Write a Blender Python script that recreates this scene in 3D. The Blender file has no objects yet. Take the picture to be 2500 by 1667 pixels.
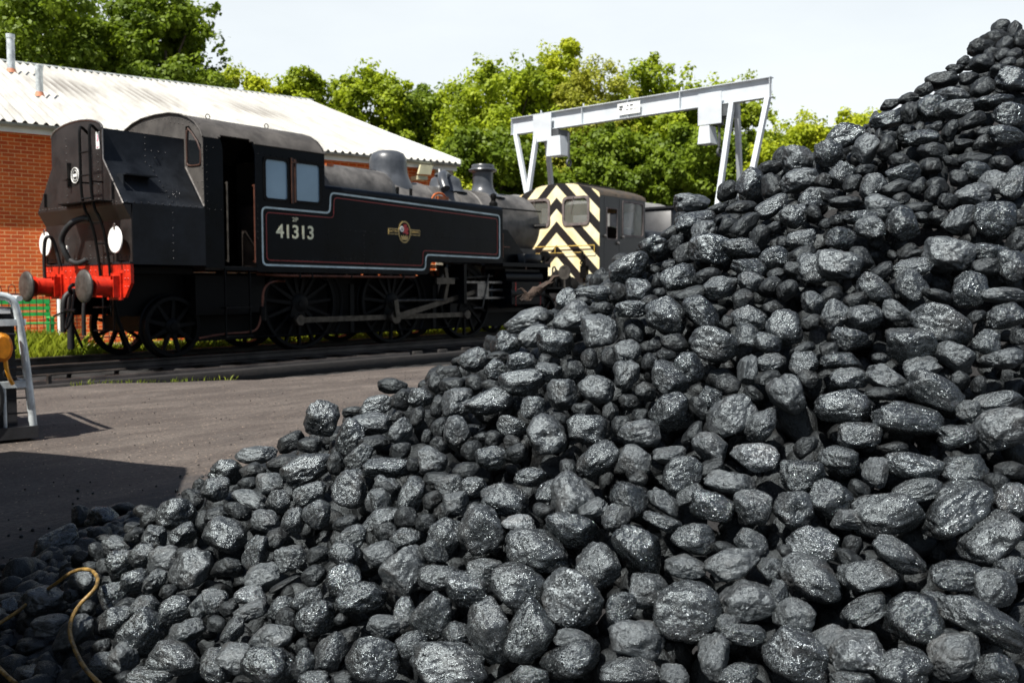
import bpy, math, random
import numpy as np
from mathutils import Vector, Matrix, noise
random.seed(7)
rng = np.random.default_rng(7)
sc = bpy.context.scene
COL = sc.collection
PI = math.pi
rad = math.radians

# ------------------------------------------------------------------ camera frame
CAM = np.array([-7.57842, -13.38729, 1.02609])
FPX = 2258.124                       # focal length in pixels of a 2500 px wide frame
YAW, PIT, ROL = rad(38.79), rad(-3.3158), rad(-0.08)
Fv = np.array([math.cos(YAW)*math.cos(PIT), math.sin(YAW)*math.cos(PIT), math.sin(PIT)])
Rv = np.array([math.sin(YAW), -math.cos(YAW), 0.0])
Uv = np.cross(Rv, Fv)
R2 = math.cos(ROL)*Rv + math.sin(ROL)*Uv
U2 = -math.sin(ROL)*Rv + math.cos(ROL)*Uv
FH = np.array([math.cos(YAW), math.sin(YAW), 0.0])
def ray(u, v): return Fv + R2*(u-1250)/FPX - U2*(v-833.5)/FPX
def at_depth(u, v, d): return CAM + ray(u, v)*d
def on_plane(u, v, ax, val):
    d = ray(u, v); return CAM + d*((val-CAM[ax])/d[ax])
def on_pl(u, v, p0, n):
    d = ray(u, v); p0 = np.array(p0); n = np.array(n)
    return CAM + d*(np.dot(p0-CAM, n)/np.dot(d, n))

cam = bpy.data.cameras.new('camera')
co = bpy.data.objects.new('camera', cam); COL.objects.link(co)
co.matrix_world = Matrix(((R2[0], U2[0], -Fv[0], CAM[0]), (R2[1], U2[1], -Fv[1], CAM[1]), (R2[2], U2[2], -Fv[2], CAM[2]), (0, 0, 0, 1)))
cam.sensor_width = 36; cam.lens = FPX/2500*36
cam.clip_start = 0.05; cam.clip_end = 3000
cam.dof.use_dof = True; cam.dof.focus_distance = 2.7; cam.dof.aperture_fstop = 7.0
sc.camera = co

# ------------------------------------------------------------------ materials
MATS = {}
def nt(name):
    m = bpy.data.materials.new(name); m.use_nodes = True
    t = m.node_tree; b = t.nodes['Principled BSDF']
    return m, t, b
def mat(name, col, rough=0.5, metal=0.0, spec=0.5, vary=0.25, scale=6.0, bump=0.0, bscale=30.0, col2=None, detail=6, rvary=0.12, lo=0.35, hi=0.65):
    if name in MATS: return MATS[name]
    m, t, b = nt(name)
    N = t.nodes; L = t.links
    tc = N.new('ShaderNodeTexCoord')
    nz = N.new('ShaderNodeTexNoise'); nz.inputs['Scale'].default_value = scale; nz.inputs['Detail'].default_value = detail; nz.inputs['Roughness'].default_value = 0.65
    L.new(tc.outputs['Object'], nz.inputs['Vector'])
    rp = N.new('ShaderNodeValToRGB')
    c2 = col2 or tuple(min(1, c*(1+vary*1.6)) for c in col)
    c1 = tuple(c*(1-vary) for c in col)
    rp.color_ramp.elements[0].position = lo; rp.color_ramp.elements[1].position = hi
    rp.color_ramp.elements[0].color = (*c1, 1); rp.color_ramp.elements[1].color = (*c2, 1)
    L.new(nz.outputs['Fac'], rp.inputs['Fac']); L.new(rp.outputs['Color'], b.inputs['Base Color'])
    mr = N.new('ShaderNodeMapRange'); mr.inputs['To Min'].default_value = max(0.02, rough-rvary); mr.inputs['To Max'].default_value = min(1, rough+rvary)
    L.new(nz.outputs['Fac'], mr.inputs['Value']); L.new(mr.outputs['Result'], b.inputs['Roughness'])
    b.inputs['Metallic'].default_value = metal
    b.inputs['Specular IOR Level'].default_value = spec
    if bump:
        n2 = N.new('ShaderNodeTexNoise'); n2.inputs['Scale'].default_value = bscale; n2.inputs['Detail'].default_value = 5
        L.new(tc.outputs['Object'], n2.inputs['Vector'])
        bp = N.new('ShaderNodeBump'); bp.inputs['Strength'].default_value = bump; bp.inputs['Distance'].default_value = 0.02
        L.new(n2.outputs['Fac'], bp.inputs['Height']); L.new(bp.outputs['Normal'], b.inputs['Normal'])
    MATS[name] = m
    return m

M_paint = mat('black_loco_paint', (0.0020, 0.0029, 0.0044), 0.30, spec=0.13, vary=0.5, scale=1.6, bump=0.16, bscale=3.5)
M_bunk = mat('dusty_black_paint', (0.009, 0.0108, 0.0138), 0.42, spec=0.25, vary=0.5, scale=2.2, bump=0.12, bscale=5.0, rvary=0.18)
M_rearp = mat('sooty_rear_plate', (0.015, 0.0125, 0.0115), 0.5, spec=0.4, vary=0.45, scale=2.5, bump=0.1, bscale=9.0)
M_roof = mat('grey_cab_roof', (0.062, 0.057, 0.052), 0.62, spec=0.3, vary=0.3, scale=3.0, bump=0.06, bscale=12)
M_boil = mat('grimy_boiler', (0.085, 0.081, 0.076), 0.5, spec=0.35, vary=0.5, scale=2.4, bump=0.1, bscale=6)
M_dome = mat('satin_dome', (0.05, 0.055, 0.062), 0.34, spec=0.5, vary=0.25, scale=3.5, bump=0.04, bscale=8)
M_under = mat('oily_underframe', (0.002, 0.002, 0.002), 0.55, spec=0.15, vary=0.5, scale=8)
M_wheel = mat('oily_wheel', (0.003, 0.0032, 0.0037), 0.45, spec=0.12, vary=0.4, scale=6)
M_rod = mat('steel_rod', (0.075, 0.066, 0.055), 0.38, metal=0.7, vary=0.4, scale=9)
M_steel = mat('worn_steel', (0.20, 0.19, 0.18), 0.35, metal=0.8, vary=0.3, scale=9)
M_red = mat('buffer_red', (0.46, 0.020, 0.006), 0.45, spec=0.35, vary=0.32, scale=7, bump=0.05, bscale=20)
M_bufhead = mat('greasy_buffer_face', (0.055, 0.05, 0.044), 0.5, metal=0.3, vary=0.4, scale=9)
M_disc = mat('white_disc_paint', (0.86, 0.86, 0.82), 0.5, vary=0.06, scale=8)
M_line = mat('lining_grey', (0.50, 0.62, 0.64), 0.45, vary=0.15, scale=5)
M_lred = mat('lining_red', (0.24, 0.024, 0.022), 0.5, vary=0.2, scale=5)
M_cream = mat('cream_lettering', (0.88, 0.85, 0.60), 0.45, vary=0.12, scale=9)
M_copper = mat('copper_pipe', (0.11, 0.038, 0.022), 0.42, metal=0.4, vary=0.35, scale=7)
M_brown = mat('brown_window_frame', (0.045, 0.020, 0.013), 0.5, vary=0.3, scale=9)
M_gold = mat('crest_gold', (0.50, 0.36, 0.13), 0.4, vary=0.2, scale=20)
M_cred = mat('crest_red', (0.45, 0.03, 0.03), 0.45, vary=0.2, scale=20)
M_orange = mat('orange_casting', (0.34, 0.085, 0.018), 0.5, vary=0.5, scale=9)
M_rust = mat('rust', (0.22, 0.07, 0.03), 0.7, vary=0.4, scale=12)
M_rubber = mat('black_rubber', (0.012, 0.012, 0.012), 0.55, vary=0.3, scale=10)
M_inter = mat('cab_interior', (0.012, 0.008, 0.006), 0.6, vary=0.5, scale=6)
M_galv = mat('galvanised_steel', (0.50, 0.54, 0.55), 0.42, metal=0.25, vary=0.28, scale=9, bump=0.05, bscale=30)
M_gantry = mat('pale_grey_gantry_paint', (0.52, 0.56, 0.59), 0.5, vary=0.08, scale=1.5)
M_hoist = mat('hoist_grey', (0.06, 0.065, 0.07), 0.5, vary=0.2, scale=4)
M_gutter = mat('grey_gutter', (0.22, 0.24, 0.23), 0.5, vary=0.2, scale=2)
M_white = mat('white_paint', (0.76, 0.78, 0.76), 0.5, vary=0.08, scale=2)
M_green = mat('green_bench_paint', (0.03, 0.36, 0.09), 0.45, vary=0.2, scale=7)
M_iron = mat('black_iron', (0.01, 0.01, 0.01), 0.5, vary=0.2, scale=7)
M_tarp = mat('grey_tarpaulin', (0.17, 0.17, 0.165), 0.7, vary=0.18, scale=0.8, bump=0.5, bscale=1.2)
M_cabin = mat('shunter_cream_interior', (0.30, 0.24, 0.15), 0.7, vary=0.3, scale=4)
M_rubf = mat('weathered_window_rubber', (0.12, 0.10, 0.095), 0.7, vary=0.3, scale=9)
M_sbody = mat('shunter_black', (0.011, 0.012, 0.0135), 0.4, spec=0.5, vary=0.35, scale=3, bump=0.06, bscale=6)
M_hose = mat('muddy_yellow_hose', (0.15, 0.092, 0.024), 0.5, vary=0.75, scale=34, bump=0.4, bscale=60)
M_bark = mat('bark', (0.035, 0.022, 0.015), 0.85, vary=0.55, scale=14, bump=1.0, bscale=26)
M_yplastic = mat('orange_yellow_plastic', (0.75, 0.30, 0.02), 0.45, vary=0.3, scale=8)
M_canvas = mat('dark_load', (0.02, 0.02, 0.022), 0.7, vary=0.4, scale=6)
M_rail = mat('rail_steel', (0.05, 0.042, 0.037), 0.45, metal=0.5, vary=0.4, scale=3)  # darkened with the track bed, engine shadow put into the colour
M_sleeper = mat('tarred_sleeper', (0.009, 0.0075, 0.0065), 0.8, vary=0.4, scale=5, bump=0.3, bscale=20)  # darkened together with the track bed's painted shadow
M_stone = mat('pale_quoin', (0.42, 0.37, 0.28), 0.8, vary=0.2, scale=5)
M_trunk = mat('tree_bark', (0.06, 0.045, 0.032), 0.9, vary=0.4, scale=4, bump=0.5, bscale=8)
M_pinkmark = mat('pink_mark', (0.8, 0.25, 0.35), 0.5, vary=0.1)
M_shadeblk = mat('shade_block_mat', (0.08, 0.07, 0.03), 0.6, vary=0.3, scale=3)  # for the unseen block added to shade the yard
M_lampglass = mat('floodlight_glass', (0.5, 0.48, 0.32), 0.3, vary=0.1)

def glass_mat(name, tint, alpha_mix=0.5, rough=0.06):
    m, t, b = nt(name); N = t.nodes; L = t.links
    out = N['Material Output']
    tc = N.new('ShaderNodeTexCoord'); nz = N.new('ShaderNodeTexNoise'); nz.inputs['Scale'].default_value = 2.2
    L.new(tc.outputs['Object'], nz.inputs['Vector'])
    b.inputs['Base Color'].default_value = (*tint, 1); b.inputs['Roughness'].default_value = rough
    b.inputs['Specular IOR Level'].default_value = 1.0; b.inputs['Coat Weight'].default_value = 0.5
    tr = N.new('ShaderNodeBsdfTransparent'); mx = N.new('ShaderNodeMixShader')
    mr = N.new('ShaderNodeMapRange'); mr.inputs['From Min'].default_value = 0.3; mr.inputs['From Max'].default_value = 0.7
    mr.inputs['To Min'].default_value = alpha_mix-0.08; mr.inputs['To Max'].default_value = alpha_mix+0.08
    L.new(nz.outputs['Fac'], mr.inputs['Value']); L.new(mr.outputs['Result'], mx.inputs['Fac'])
    L.new(tr.outputs['BSDF'], mx.inputs[1]); L.new(b.outputs['BSDF'], mx.inputs[2]); L.new(mx.outputs['Shader'], out.inputs['Surface'])
    return m
M_pane = glass_mat('sky_tint_cab_glass', (0.27, 0.42, 0.54), 0.92, 0.08)  # blue base colour stands in for sky reflected in the panes
M_dpane = glass_mat('dark_cab_glass', (0.01, 0.012, 0.014), 0.75, 0.05)
M_spane = glass_mat('dusty_shunter_glass', (0.20, 0.21, 0.18), 0.35, 0.08)

# ------------------------------------------------------------------ mesh builder
class MB:
    def __init__(s): s.v = []; s.f = []; s.m = []
    def add(s, vs, fs, mi=0):
        o = len(s.v); s.v += [tuple(float(c) for c in p) for p in vs]
        s.f += [tuple(i+o for i in f) for f in fs]; s.m += [mi]*len(fs); return s
    def box(s, a, b, mi=0):
        x0, y0, z0 = a; x1, y1, z1 = b
        if x0 > x1: x0, x1 = x1, x0
        if y0 > y1: y0, y1 = y1, y0
        if z0 > z1: z0, z1 = z1, z0
        return s.add([(x0,y0,z0),(x1,y0,z0),(x1,y1,z0),(x0,y1,z0),(x0,y0,z1),(x1,y0,z1),(x1,y1,z1),(x0,y1,z1)],
              [(3,2,1,0),(4,5,6,7),(0,1,5,4),(1,2,6,5),(2,3,7,6),(3,0,4,7)], mi)
    def bbox(s, a, b, r=0.01, mi=0):
        """box with chamfered edges: rounded-rectangle plan extruded, with inset caps"""
        x0, x1 = sorted((a[0], b[0])); y0, y1 = sorted((a[1], b[1])); z0, z1 = sorted((a[2], b[2]))
        r = min(r, (x1-x0)/2.2, (y1-y0)/2.2, (z1-z0)/2.2)
        def ring(z, i): return [(x0+r+i, y0+i, z), (x1-r-i, y0+i, z), (x1-i, y0+r+i, z), (x1-i, y1-r-i, z), (x1-r-i, y1-i, z), (x0+r+i, y1-i, z), (x0+i, y1-r-i, z), (x0+i, y0+r+i, z)]
        vs = ring(z0, r*0.6)+ring(z0+r, 0)+ring(z1-r, 0)+ring(z1, r*0.6); fs = []
        for k in range(3):
            for i in range(8): fs.append((k*8+i, k*8+(i+1) % 8, (k+1)*8+(i+1) % 8, (k+1)*8+i))
        fs.append(tuple(range(7, -1, -1))); fs.append(tuple(range(24, 32)))
        return s.add(vs, fs, mi)
    def prism(s, pts, y0, y1, mi=0, axis='y'):
        """pts polygon in the plane across axis, extruded along axis"""
        n = len(pts)
        def P(a, b, c):
            return {'y': (a, c, b), 'x': (c, a, b), 'z': (a, b, c)}[axis]
        vs = [P(a, b, y0) for a, b in pts]+[P(a, b, y1) for a, b in pts]
        fs = [tuple(range(n)), tuple(range(2*n-1, n-1, -1))]
        for i in range(n): fs.append((i, (i+1) % n, n+(i+1) % n, n+i)[::-1])
        return s.add(vs, fs, mi)
    def frame(s, o, i, y0, y1, mi=0):
        """ring between outer and inner loops (same count) in XZ, extruded in y"""
        n = len(o)
        vs = [(a, y0, b) for a, b in o]+[(a, y0, b) for a, b in i]+[(a, y1, b) for a, b in o]+[(a, y1, b) for a, b in i]
        fs = []
        for k in range(n):
            j = (k+1) % n
            fs += [(k, j, n+j, n+k), (2*n+k, 3*n+k, 3*n+j, 2*n+j), (k, 2*n+k, 2*n+j, j), (n+k, n+j, 3*n+j, 3*n+k)]
        return s.add(vs, fs, mi)
    def cyl(s, p, q, r, r2=None, n=20, mi=0, cap=True):
        return s.tube([p, q], [r, r if r2 is None else r2], n, mi, cap)
    def tube(s, pts, r, n=10, mi=0, cap=True):
        P = [Vector(p) for p in pts]; m = len(P)
        R = [r]*m if not hasattr(r, '__len__') else list(r)
        T = []
        for i in range(m):
            a = P[max(0, i-1)]; b = P[min(m-1, i+1)]; T.append((b-a).normalized())
        up = Vector((0, 0, 1)) if abs(T[0].z) < 0.9 else Vector((1, 0, 0))
        x = T[0].cross(up).normalized(); vs = []
        for i in range(m):
            x = (x - T[i]*x.dot(T[i])).normalized(); y = T[i].cross(x)
            for k in range(n):
                a = 2*PI*k/n; vs.append(P[i]+(x*math.cos(a)+y*math.sin(a))*R[i])
        fs = []
        for i in range(m-1):
            for k in range(n): fs.append((i*n+k, i*n+(k+1) % n, (i+1)*n+(k+1) % n, (i+1)*n+k))
        if cap: fs.append(tuple(range(n-1, -1, -1))); fs.append(tuple(range((m-1)*n, m*n)))
        return s.add(vs, fs, mi)
    def lathe(s, prof, c=(0, 0, 0), n=32, axis='z', mi=0):
        vs = []; m = len(prof)
        for r, h in prof:
            for k in range(n):
                a = 2*PI*k/n; u, w = r*math.cos(a), r*math.sin(a)
                vs.append({'z': (c[0]+u, c[1]+w, c[2]+h), 'x': (c[0]+h, c[1]+u, c[2]+w), 'y': (c[0]+w, c[1]+h, c[2]+u)}[axis])
        fs = []
        for i in range(m-1):
            for k in range(n): fs.append((i*n+k, i*n+(k+1) % n, (i+1)*n+(k+1) % n, (i+1)*n+k))
        if tuple(prof[0]) == tuple(prof[-1]): return s.add(vs, fs, mi)
        if prof[0][0] > 1e-5: fs.append(tuple(range(n-1, -1, -1)))
        if prof[-1][0] > 1e-5: fs.append(tuple(range((m-1)*n, m*n)))
        return s.add(vs, fs, mi)
    def torus(s, c, R, r, axis='y', n=32, k=8, mi=0, squash=1.0):
        pr = [(R+r*math.cos(2*PI*(i % k)/k), r*squash*math.sin(2*PI*(i % k)/k)) for i in range(k+1)]
        return s.lathe(pr, c, n, axis, mi)
    def rivets(s, pts, r=0.012, d=(0, -1, 0), mi=0):
        D = Vector(d).normalized(); X = D.orthogonal().normalized(); Y = D.cross(X)
        for p in pts:
            P = Vector(p); vs = [P+(X*math.cos(a)+Y*math.sin(a))*r for a in (0, PI/3, 2*PI/3, PI, 4*PI/3, 5*PI/3)]
            vs += [P+(X*math.cos(a)+Y*math.sin(a))*r*0.6+D*r*0.6 for a in (0, PI/3, 2*PI/3, PI, 4*PI/3, 5*PI/3)]
            vs.append(P+D*r*0.8)
            fs = [(i, (i+1) % 6, 6+(i+1) % 6, 6+i) for i in range(6)]+[(6+i, 6+(i+1) % 6, 12) for i in range(6)]
            s.add(vs, fs, mi)
        return s
    def build(s, name, m, parent=None, smooth=40, loc=None):
        me = bpy.data.meshes.new(name); me.from_pydata(s.v, [], s.f)
        ms = m if isinstance(m, (list, tuple)) else [m]
        for q in ms: me.materials.append(q)
        if len(ms) > 1: me.polygons.foreach_set('material_index', s.m)
        me.validate()
        fixn(me)
        if smooth: me.shade_smooth(); me.set_sharp_from_angle(angle=rad(smooth))
        o = bpy.data.objects.new(name, me); COL.objects.link(o)
        if loc is not None: o.location = loc
        if parent is not None: par(o, parent)
        return o
import bmesh
def fixn(me):
    bm = bmesh.new(); bm.from_mesh(me); bmesh.ops.recalc_face_normals(bm, faces=bm.faces); bm.to_mesh(me); bm.free()
def par(o, p):
    """parent, keeping the world position of geometry given in world coordinates"""
    o.parent = p
    q = p; off = Vector((0, 0, 0))
    while q is not None: off += Vector(q.location); q = q.parent
    o.location = Vector(o.location)-off
def tag(o, label=None, cat=None, group=None, kind=None):
    if label: o['label'] = label
    if cat: o['category'] = cat
    if group: o['group'] = group
    if kind: o['kind'] = kind
    return o
def thing(name, label, cat, loc=(0, 0, 0), group=None):
    o = bpy.data.objects.new(name, None); COL.objects.link(o); o.location = loc; o.empty_display_size = 0.1
    return tag(o, label, cat, group)
def line(a, b, step):
    a = np.array(a, float); b = np.array(b, float); n = max(1, int(round(np.linalg.norm(b-a)/step)))
    return [tuple(a+(b-a)*i/n) for i in range(n+1)]
def rrect(x0, x1, z0, z1, r, n=4):
    pts = []
    for cx, cz, a0 in ((x1-r, z1-r, 0), (x0+r, z1-r, 90), (x0+r, z0+r, 180), (x1-r, z0+r, 270)):
        for k in range(n+1):
            a = rad(a0+90*k/n); pts.append((cx+r*math.cos(a), cz+r*math.sin(a)))
    return pts
def smooth_path(pts, it=2):
    P = [np.array(p, float) for p in pts]
    for _ in range(it):
        Q = [P[0]]
        for a, b in zip(P[:-1], P[1:]): Q += [a*0.75+b*0.25, a*0.25+b*0.75]
        Q.append(P[-1]); P = Q
    return P
def text_mesh(txt, size, bold=0.0):
    cu = bpy.data.curves.new('t', 'FONT'); cu.body = txt; cu.size = size; cu.extrude = 0.0015; cu.offset = bold; cu.align_x = 'LEFT'
    o = bpy.data.objects.new('t', cu); COL.objects.link(o)
    dg = bpy.context.evaluated_depsgraph_get(); dg.update()
    me = bpy.data.meshes.new_from_object(o.evaluated_get(dg)); bpy.data.objects.remove(o); bpy.data.curves.remove(cu)
    return me
def text_obj(name, txt, m, parent, x0, x1, z0, z1, y, bold=0.0, ydir=1):
    """lettering on a plane facing -y, fitted to x0..x1, z0..z1"""
    me = text_mesh(txt, 1.0, bold)
    co_ = np.array([v.co[:] for v in me.vertices])
    lo, hi = co_.min(0), co_.max(0)
    for v in me.vertices:
        a = (v.co.x-lo[0])/(hi[0]-lo[0]); b = (v.co.y-lo[1])/(hi[1]-lo[1]); c = v.co.z
        v.co = (x0+(x1-x0)*a, y-c*1.0-0.002, z0+(z1-z0)*b)
    me.materials.clear(); me.materials.append(m)
    fixn(me)
    o = bpy.data.objects.new(name, me); COL.objects.link(o)
    if parent is not None: par(o, parent)
    return o
# ------------------------------------------------------------------ steam locomotive
HW = 1.27
loco = thing('steam_locomotive', 'black lined steam tank engine numbered 41313, bunker end towards the yard, standing on the track', 'locomotive', (4.5, 0, 0))
# --- frames and underside
f = MB()
for s in (-1, 1): f.box((-0.85, s*0.62, 0.62), (9.69, s*0.59, 1.26)); f.box((0.35, s*0.58, 0.20), (8.7, s*0.55, 1.0))
f.box((-0.8, -0.58, 1.0), (8.9, 0.58, 1.24)); f.box((2.6, -0.5, 0.42), (4.0, 0.5, 0.99)); f.box((0.3, -0.95, 0.62), (1.55, 0.95, 1.22))
f.box((-0.75, -0.9, 1.24), (0.3, 0.9, 1.33))
for x in (1.9, 3.4, 5.5, 7.0): f.box((x, -0.585, 0.5), (x+0.14, 0.585, 1.0))
for x in (3.35, 5.45): f.box((x, -0.95, 0.25), (x+0.09, -0.90, 1.1))
f.build('frame', M_under, loco)
# --- bunker
arc = [(0.76*math.cos(a), 3.26+0.17*math.sin(a)) for a in np.linspace(0, PI, 15)]
b = MB()
prof = [(-HW, 1.36), (-HW, 2.20), (-0.76, 2.83), (-0.76, 3.26), (0.76, 3.26), (0.76, 2.83), (HW, 2.20), (HW, 1.36)]
b.prism(prof[0:2]+[(HW, 2.2), (HW, 1.36)], -0.85, 0.28, axis='x')
b.prism([(-HW, 2.2), (-0.76, 2.83), (-0.76, 3.26), (0.76, 3.26), (0.76, 2.83), (HW, 2.2)], -0.965, 0.278, axis='x')
b.rivets(line((-0.93, -HW, 2.215), (0.26, -HW, 2.215), 0.105), 0.013, (0, -1, .6))
b.rivets(line((-0.35, -0.765, 3.2), (-0.35, -0.765, 2.85), 0.10)); b.rivets(line((-0.30, -0.80, 2.80), (-0.22, -1.23, 2.26), 0.1), 0.013, (0, -1, .8))
b.rivets([(-.25+.11*i, -.765, 3.02) for i in range(3)]+[(-.2+.12*i, -.765, 2.93) for i in range(2)])
b.rivets(line((-0.24, -HW, 2.1), (-0.24, -HW, 1.45), 0.11))
b.build('bunker', M_bunk, loco)
b = MB()
b.prism([(-HW, 2.18), (-0.765, 2.83), (-0.765, 3.26)]+arc[::-1]+[(0.765, 2.83), (HW, 2.18)], -0.985, -0.966, axis='x')
b.prism([(-HW, 1.37), (-HW, 2.179), (HW, 2.179), (HW, 1.37)], -0.87, -0.851, axis='x')
b.prism([(-0.985, 2.18), (-0.87, 1.98), (-0.851, 2.18)], -HW, HW)
pts = []
for y in (-0.62, -0.40, 0.30): pts += line((-0.986, y, 3.2), (-0.986, y, 2.28), 0.105)
pts += line((-0.986, -1.2, 2.215), (-0.986, 1.2, 2.215), 0.105)
b.rivets(pts, 0.013, (-1, 0, 0))
pts = []
for y in (-0.1, -0.5, -0.95, 0.55): pts += line((-0.871, y, 1.9), (-0.871, y, 1.5), 0.12)
pts += line((-0.871, -1.2, 1.46), (-0.871, 1.2, 1.46), 0.11)
b.rivets(pts, 0.012, (-1, 0, 0))
b.box((-0.985, 0.30, 2.60), (-1.06, 0.16, 2.62)); b.box((-0.985, 0.16, 2.5), (-1.05, 0.19, 2.85)) 
b.box((-0.985, -1.05, 2.25), (-1.03, -1.02, 2.5)); b.box((-0.985, 0.98, 2.25), (-1.03, 0.95, 2.45))
b.build('rear_plate', M_rearp, loco)
# beading edges, pale worn metal
e = MB(); e.tube([(-0.985, -0.765, 3.25), (-0.985, -0.765, 2.83), (-0.985, -HW, 2.19)], 0.011, 6)
e.tube([(0.275, -0.80, 2.84), (0.275, -1.262, 2.23)], 0.012, 6)
e.tube([(-0.985, y, z+0.004) for y, z in arc], 0.013, 6)
e.build('bunker_beading', M_steel, loco)
# lamp bracket shelf on the bunker slope
s_ = MB(); s_.prism([(-0.90, -0.80), (-0.42, -0.90), (-0.40, -1.13), (-0.86, -1.13)], 2.60, 2.62, axis='z'); s_.prism([(-0.80, -0.90), (-0.5, -0.9), (-.5, -.94), (-.8, -.94)], 2.56, 2.60, axis='z')
s_.prism([(-1.13, 2.60), (-1.13, 2.45), (-0.97, 2.60)], -0.90, -0.885, axis='x')
s_.build('bracket', M_bunk, loco)
# --- buffer beam
b = MB(); b.prism([(-HW, 1.365), (-HW, 1.10), (-1.10, 0.90), (1.10, 0.90), (HW, 1.10), (HW, 1.365)], -0.90, -0.855, axis='x')
b.rivets([(-0.9, y, z) for y in (-1.2, -1.12) for z in (1.27, 1.16, 1.05)]+[(-0.9, y, z) for y in (-.45, -.3, -.15, .15, .3, .45, .6, 1.1, 1.2) for z in (1.28, 1.18)], 0.016, (-1, 0, 0))
bb = b.build('buffer_beam', M_red, loco)
MB().box((-0.91, -HW-.01, 1.366), (-0.845, HW+.01, 1.392)).build('edge_strip', M_bunk, bb)
for s in (-1, 1):
    bo = thing('buffer', None, None); bo.name = 'buffer'; bo.location = (-0.9, s*0.87, 1.054); bo.parent = loco; bo.location = Vector((-0.9, s*0.87, 1.054))-loco.location
    h = MB(); h.prism([(s*.87-.19, .865), (s*.87+.19, .865), (s*.87+.19, 1.24), (s*.87-.19, 1.24)], -0.935, -0.90, axis='x')
    h.lathe([(0.16, 0.0), (0.145, -0.03), (0.135, -0.06), (0.125, -0.29), (0.15, -0.30), (0.15, -0.325), (0.10, -0.335)], (-0.935, s*.87, 1.054), 28, 'x')
    for k in range(5): h.box((-1.03, s*.87-.17+.075*k, .90), (-0.935, s*.87-.155+.075*k, 1.2))
    h.build('buffer_housing', M_red, bo)
    h = MB(); h.lathe([(0.0, -0.50), (0.14, -0.497), (0.215, -0.48), (0.2285, -0.465), (0.2285, -0.445), (0.20, -0.435), (0.06, -0.40), (0.075, -0.39), (0.08, -0.25)], (-0.9, s*.87, 1.054), 40, 'x')
    h.build('buffer_head', M_bufhead, bo)
# coupling hook and links
c = MB(); c.box((-1.02, -0.03, 1.02), (-0.90, 0.03, 1.10)); c.tube(smooth_path([(-1.0, 0, 1.08), (-1.10, 0, 1.08), (-1.15, 0, 1.02), (-1.12, 0, 0.96), (-1.06, 0, 0.97)]), 0.028, 8)
for s in (-1, 1): c.tube([(-1.09, s*.05, 1.02), (-1.13, s*.05, 0.72)], 0.02, 6)
c.tube([(-1.13, -.16, .70), (-1.13, .16, .70)], 0.03, 8); c.tube(smooth_path([(-1.13, -.05, .70), (-1.2, -.05, .45), (-1.2, .05, .45), (-1.13, .05, .70)]), .018, 6)
c.tube([(-1.13, .16, .70), (-1.24, .3, .62)], 0.015, 6)
c.build('coupling', M_wheel, loco)
# vacuum and heating pipes
c = MB(); c.tube(smooth_path([(-1.02, 0.22, 1.42), (-1.08, .24, 1.55), (-1.12, .30, 1.75), (-1.05, .10, 1.98), (-0.93, -.05, 2.05), (-0.88, -.12, 2.03)], 3), 0.045, 12)
c.tube(smooth_path([(-1.02, 0.22, 1.44), (-1.0, 0.05, 1.38), (-0.95, -0.10, 1.42), (-.93, -.12, 1.45)], 2), 0.04, 10)
c.build('vacuum_hose', M_rubber, loco)
c = MB(); c.tube(smooth_path([(-0.92, 0.72, 1.36), (-1.0, 0.74, 1.75), (-1.1, 0.70, 1.82), (-1.12, 0.80, 1.72), (-1.1, 0.86, 1.2), (-1.08, .84, 1.06)], 3), 0.026, 10); c.build('heating_hose', M_rubber, loco)
for (y, z1, r) in ((0.34, 0.38, 0.042), (0.12, 0.14, 0.05), (-.28, .35, .03)):
    c = MB(); c.tube(smooth_path([(-0.9, y, 1.0), (-1.05, y, 0.92), (-1.08, y, 0.75), (-1.07, y+.03, z1)], 3), r, 10); c.build('drain_pipe', M_rubber, loco)
# discs
for s in (-1, 1):
    d = MB(); d.lathe([(0.0, -0.012), (0.178, -0.012), (0.185, 0), (0.178, 0.006), (0, .006)], (-0.985, s*1.045, 1.70), 36, 'x'); dd = d.build('lamp_disc', M_disc, loco)
    d = MB(); d.box((-0.998, s*1.045-.02, 1.84), (-1.004, s*1.045+.02, 1.90)); d.torus((-1.0, s*1.045, 1.90), .022, .006, 'x', 12, 6); d.build('disc_handle', M_steel, dd)
    d = MB(); d.box((-0.974, s*1.045-.02, 1.40), (-0.96, s*1.045+.02, 1.62)); d.box((-0.975, s*1.045-.025, 1.395), (-0.87, s*1.045+.025, 1.41)); d.build('lamp_iron', M_under, loco)
MB().box((-0.985, .36, 1.52), (-0.96, .39, 1.66)).build('lamp_iron', M_disc, loco)
# ladder
l = MB()
for y in (-0.46, -0.74):
    l.tube(smooth_path([(-0.99, y+.09, 3.22), (-1.1, y+.06, 3.30), (-1.16, y, 3.26), (-1.16, y, 3.05), (-1.16, y, 2.2), (-1.02, y-.03, 1.95), (-0.94, y-.03, 1.4), (-0.93, y-.03, 1.2)], 2), 0.021, 8)
for z in (2.92, 2.60, 2.28): l.tube([(-1.16, -0.46, z), (-1.16, -0.74, z)], 0.013, 6)
for x, z in ((-1.02, 1.95), (-0.965, 1.66)): l.tube([(x, -0.49, z), (x, -0.77, z)], 0.013, 6)
l.prism([(-1.2, 0.15), (-1.2, -0.95), (-0.985, -1.0), (-0.985, 0.35)][:4], 2.225, 2.24, axis='z')
for y in (-0.46, -0.74): l.box((-1.16, y-.012, 2.5), (-0.985, y+.012, 2.52))
l.build('ladder', M_under, loco)
for y in (-.49, -.78): pass
l = MB()
for y in (-.52, -.80): l.box((-0.92, y-.02, .40), (-0.905, y+.02, .92))
for z in (.75, .42): l.box((-1.06, -.81, z), (-0.90, -.51, z+.018))
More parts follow.
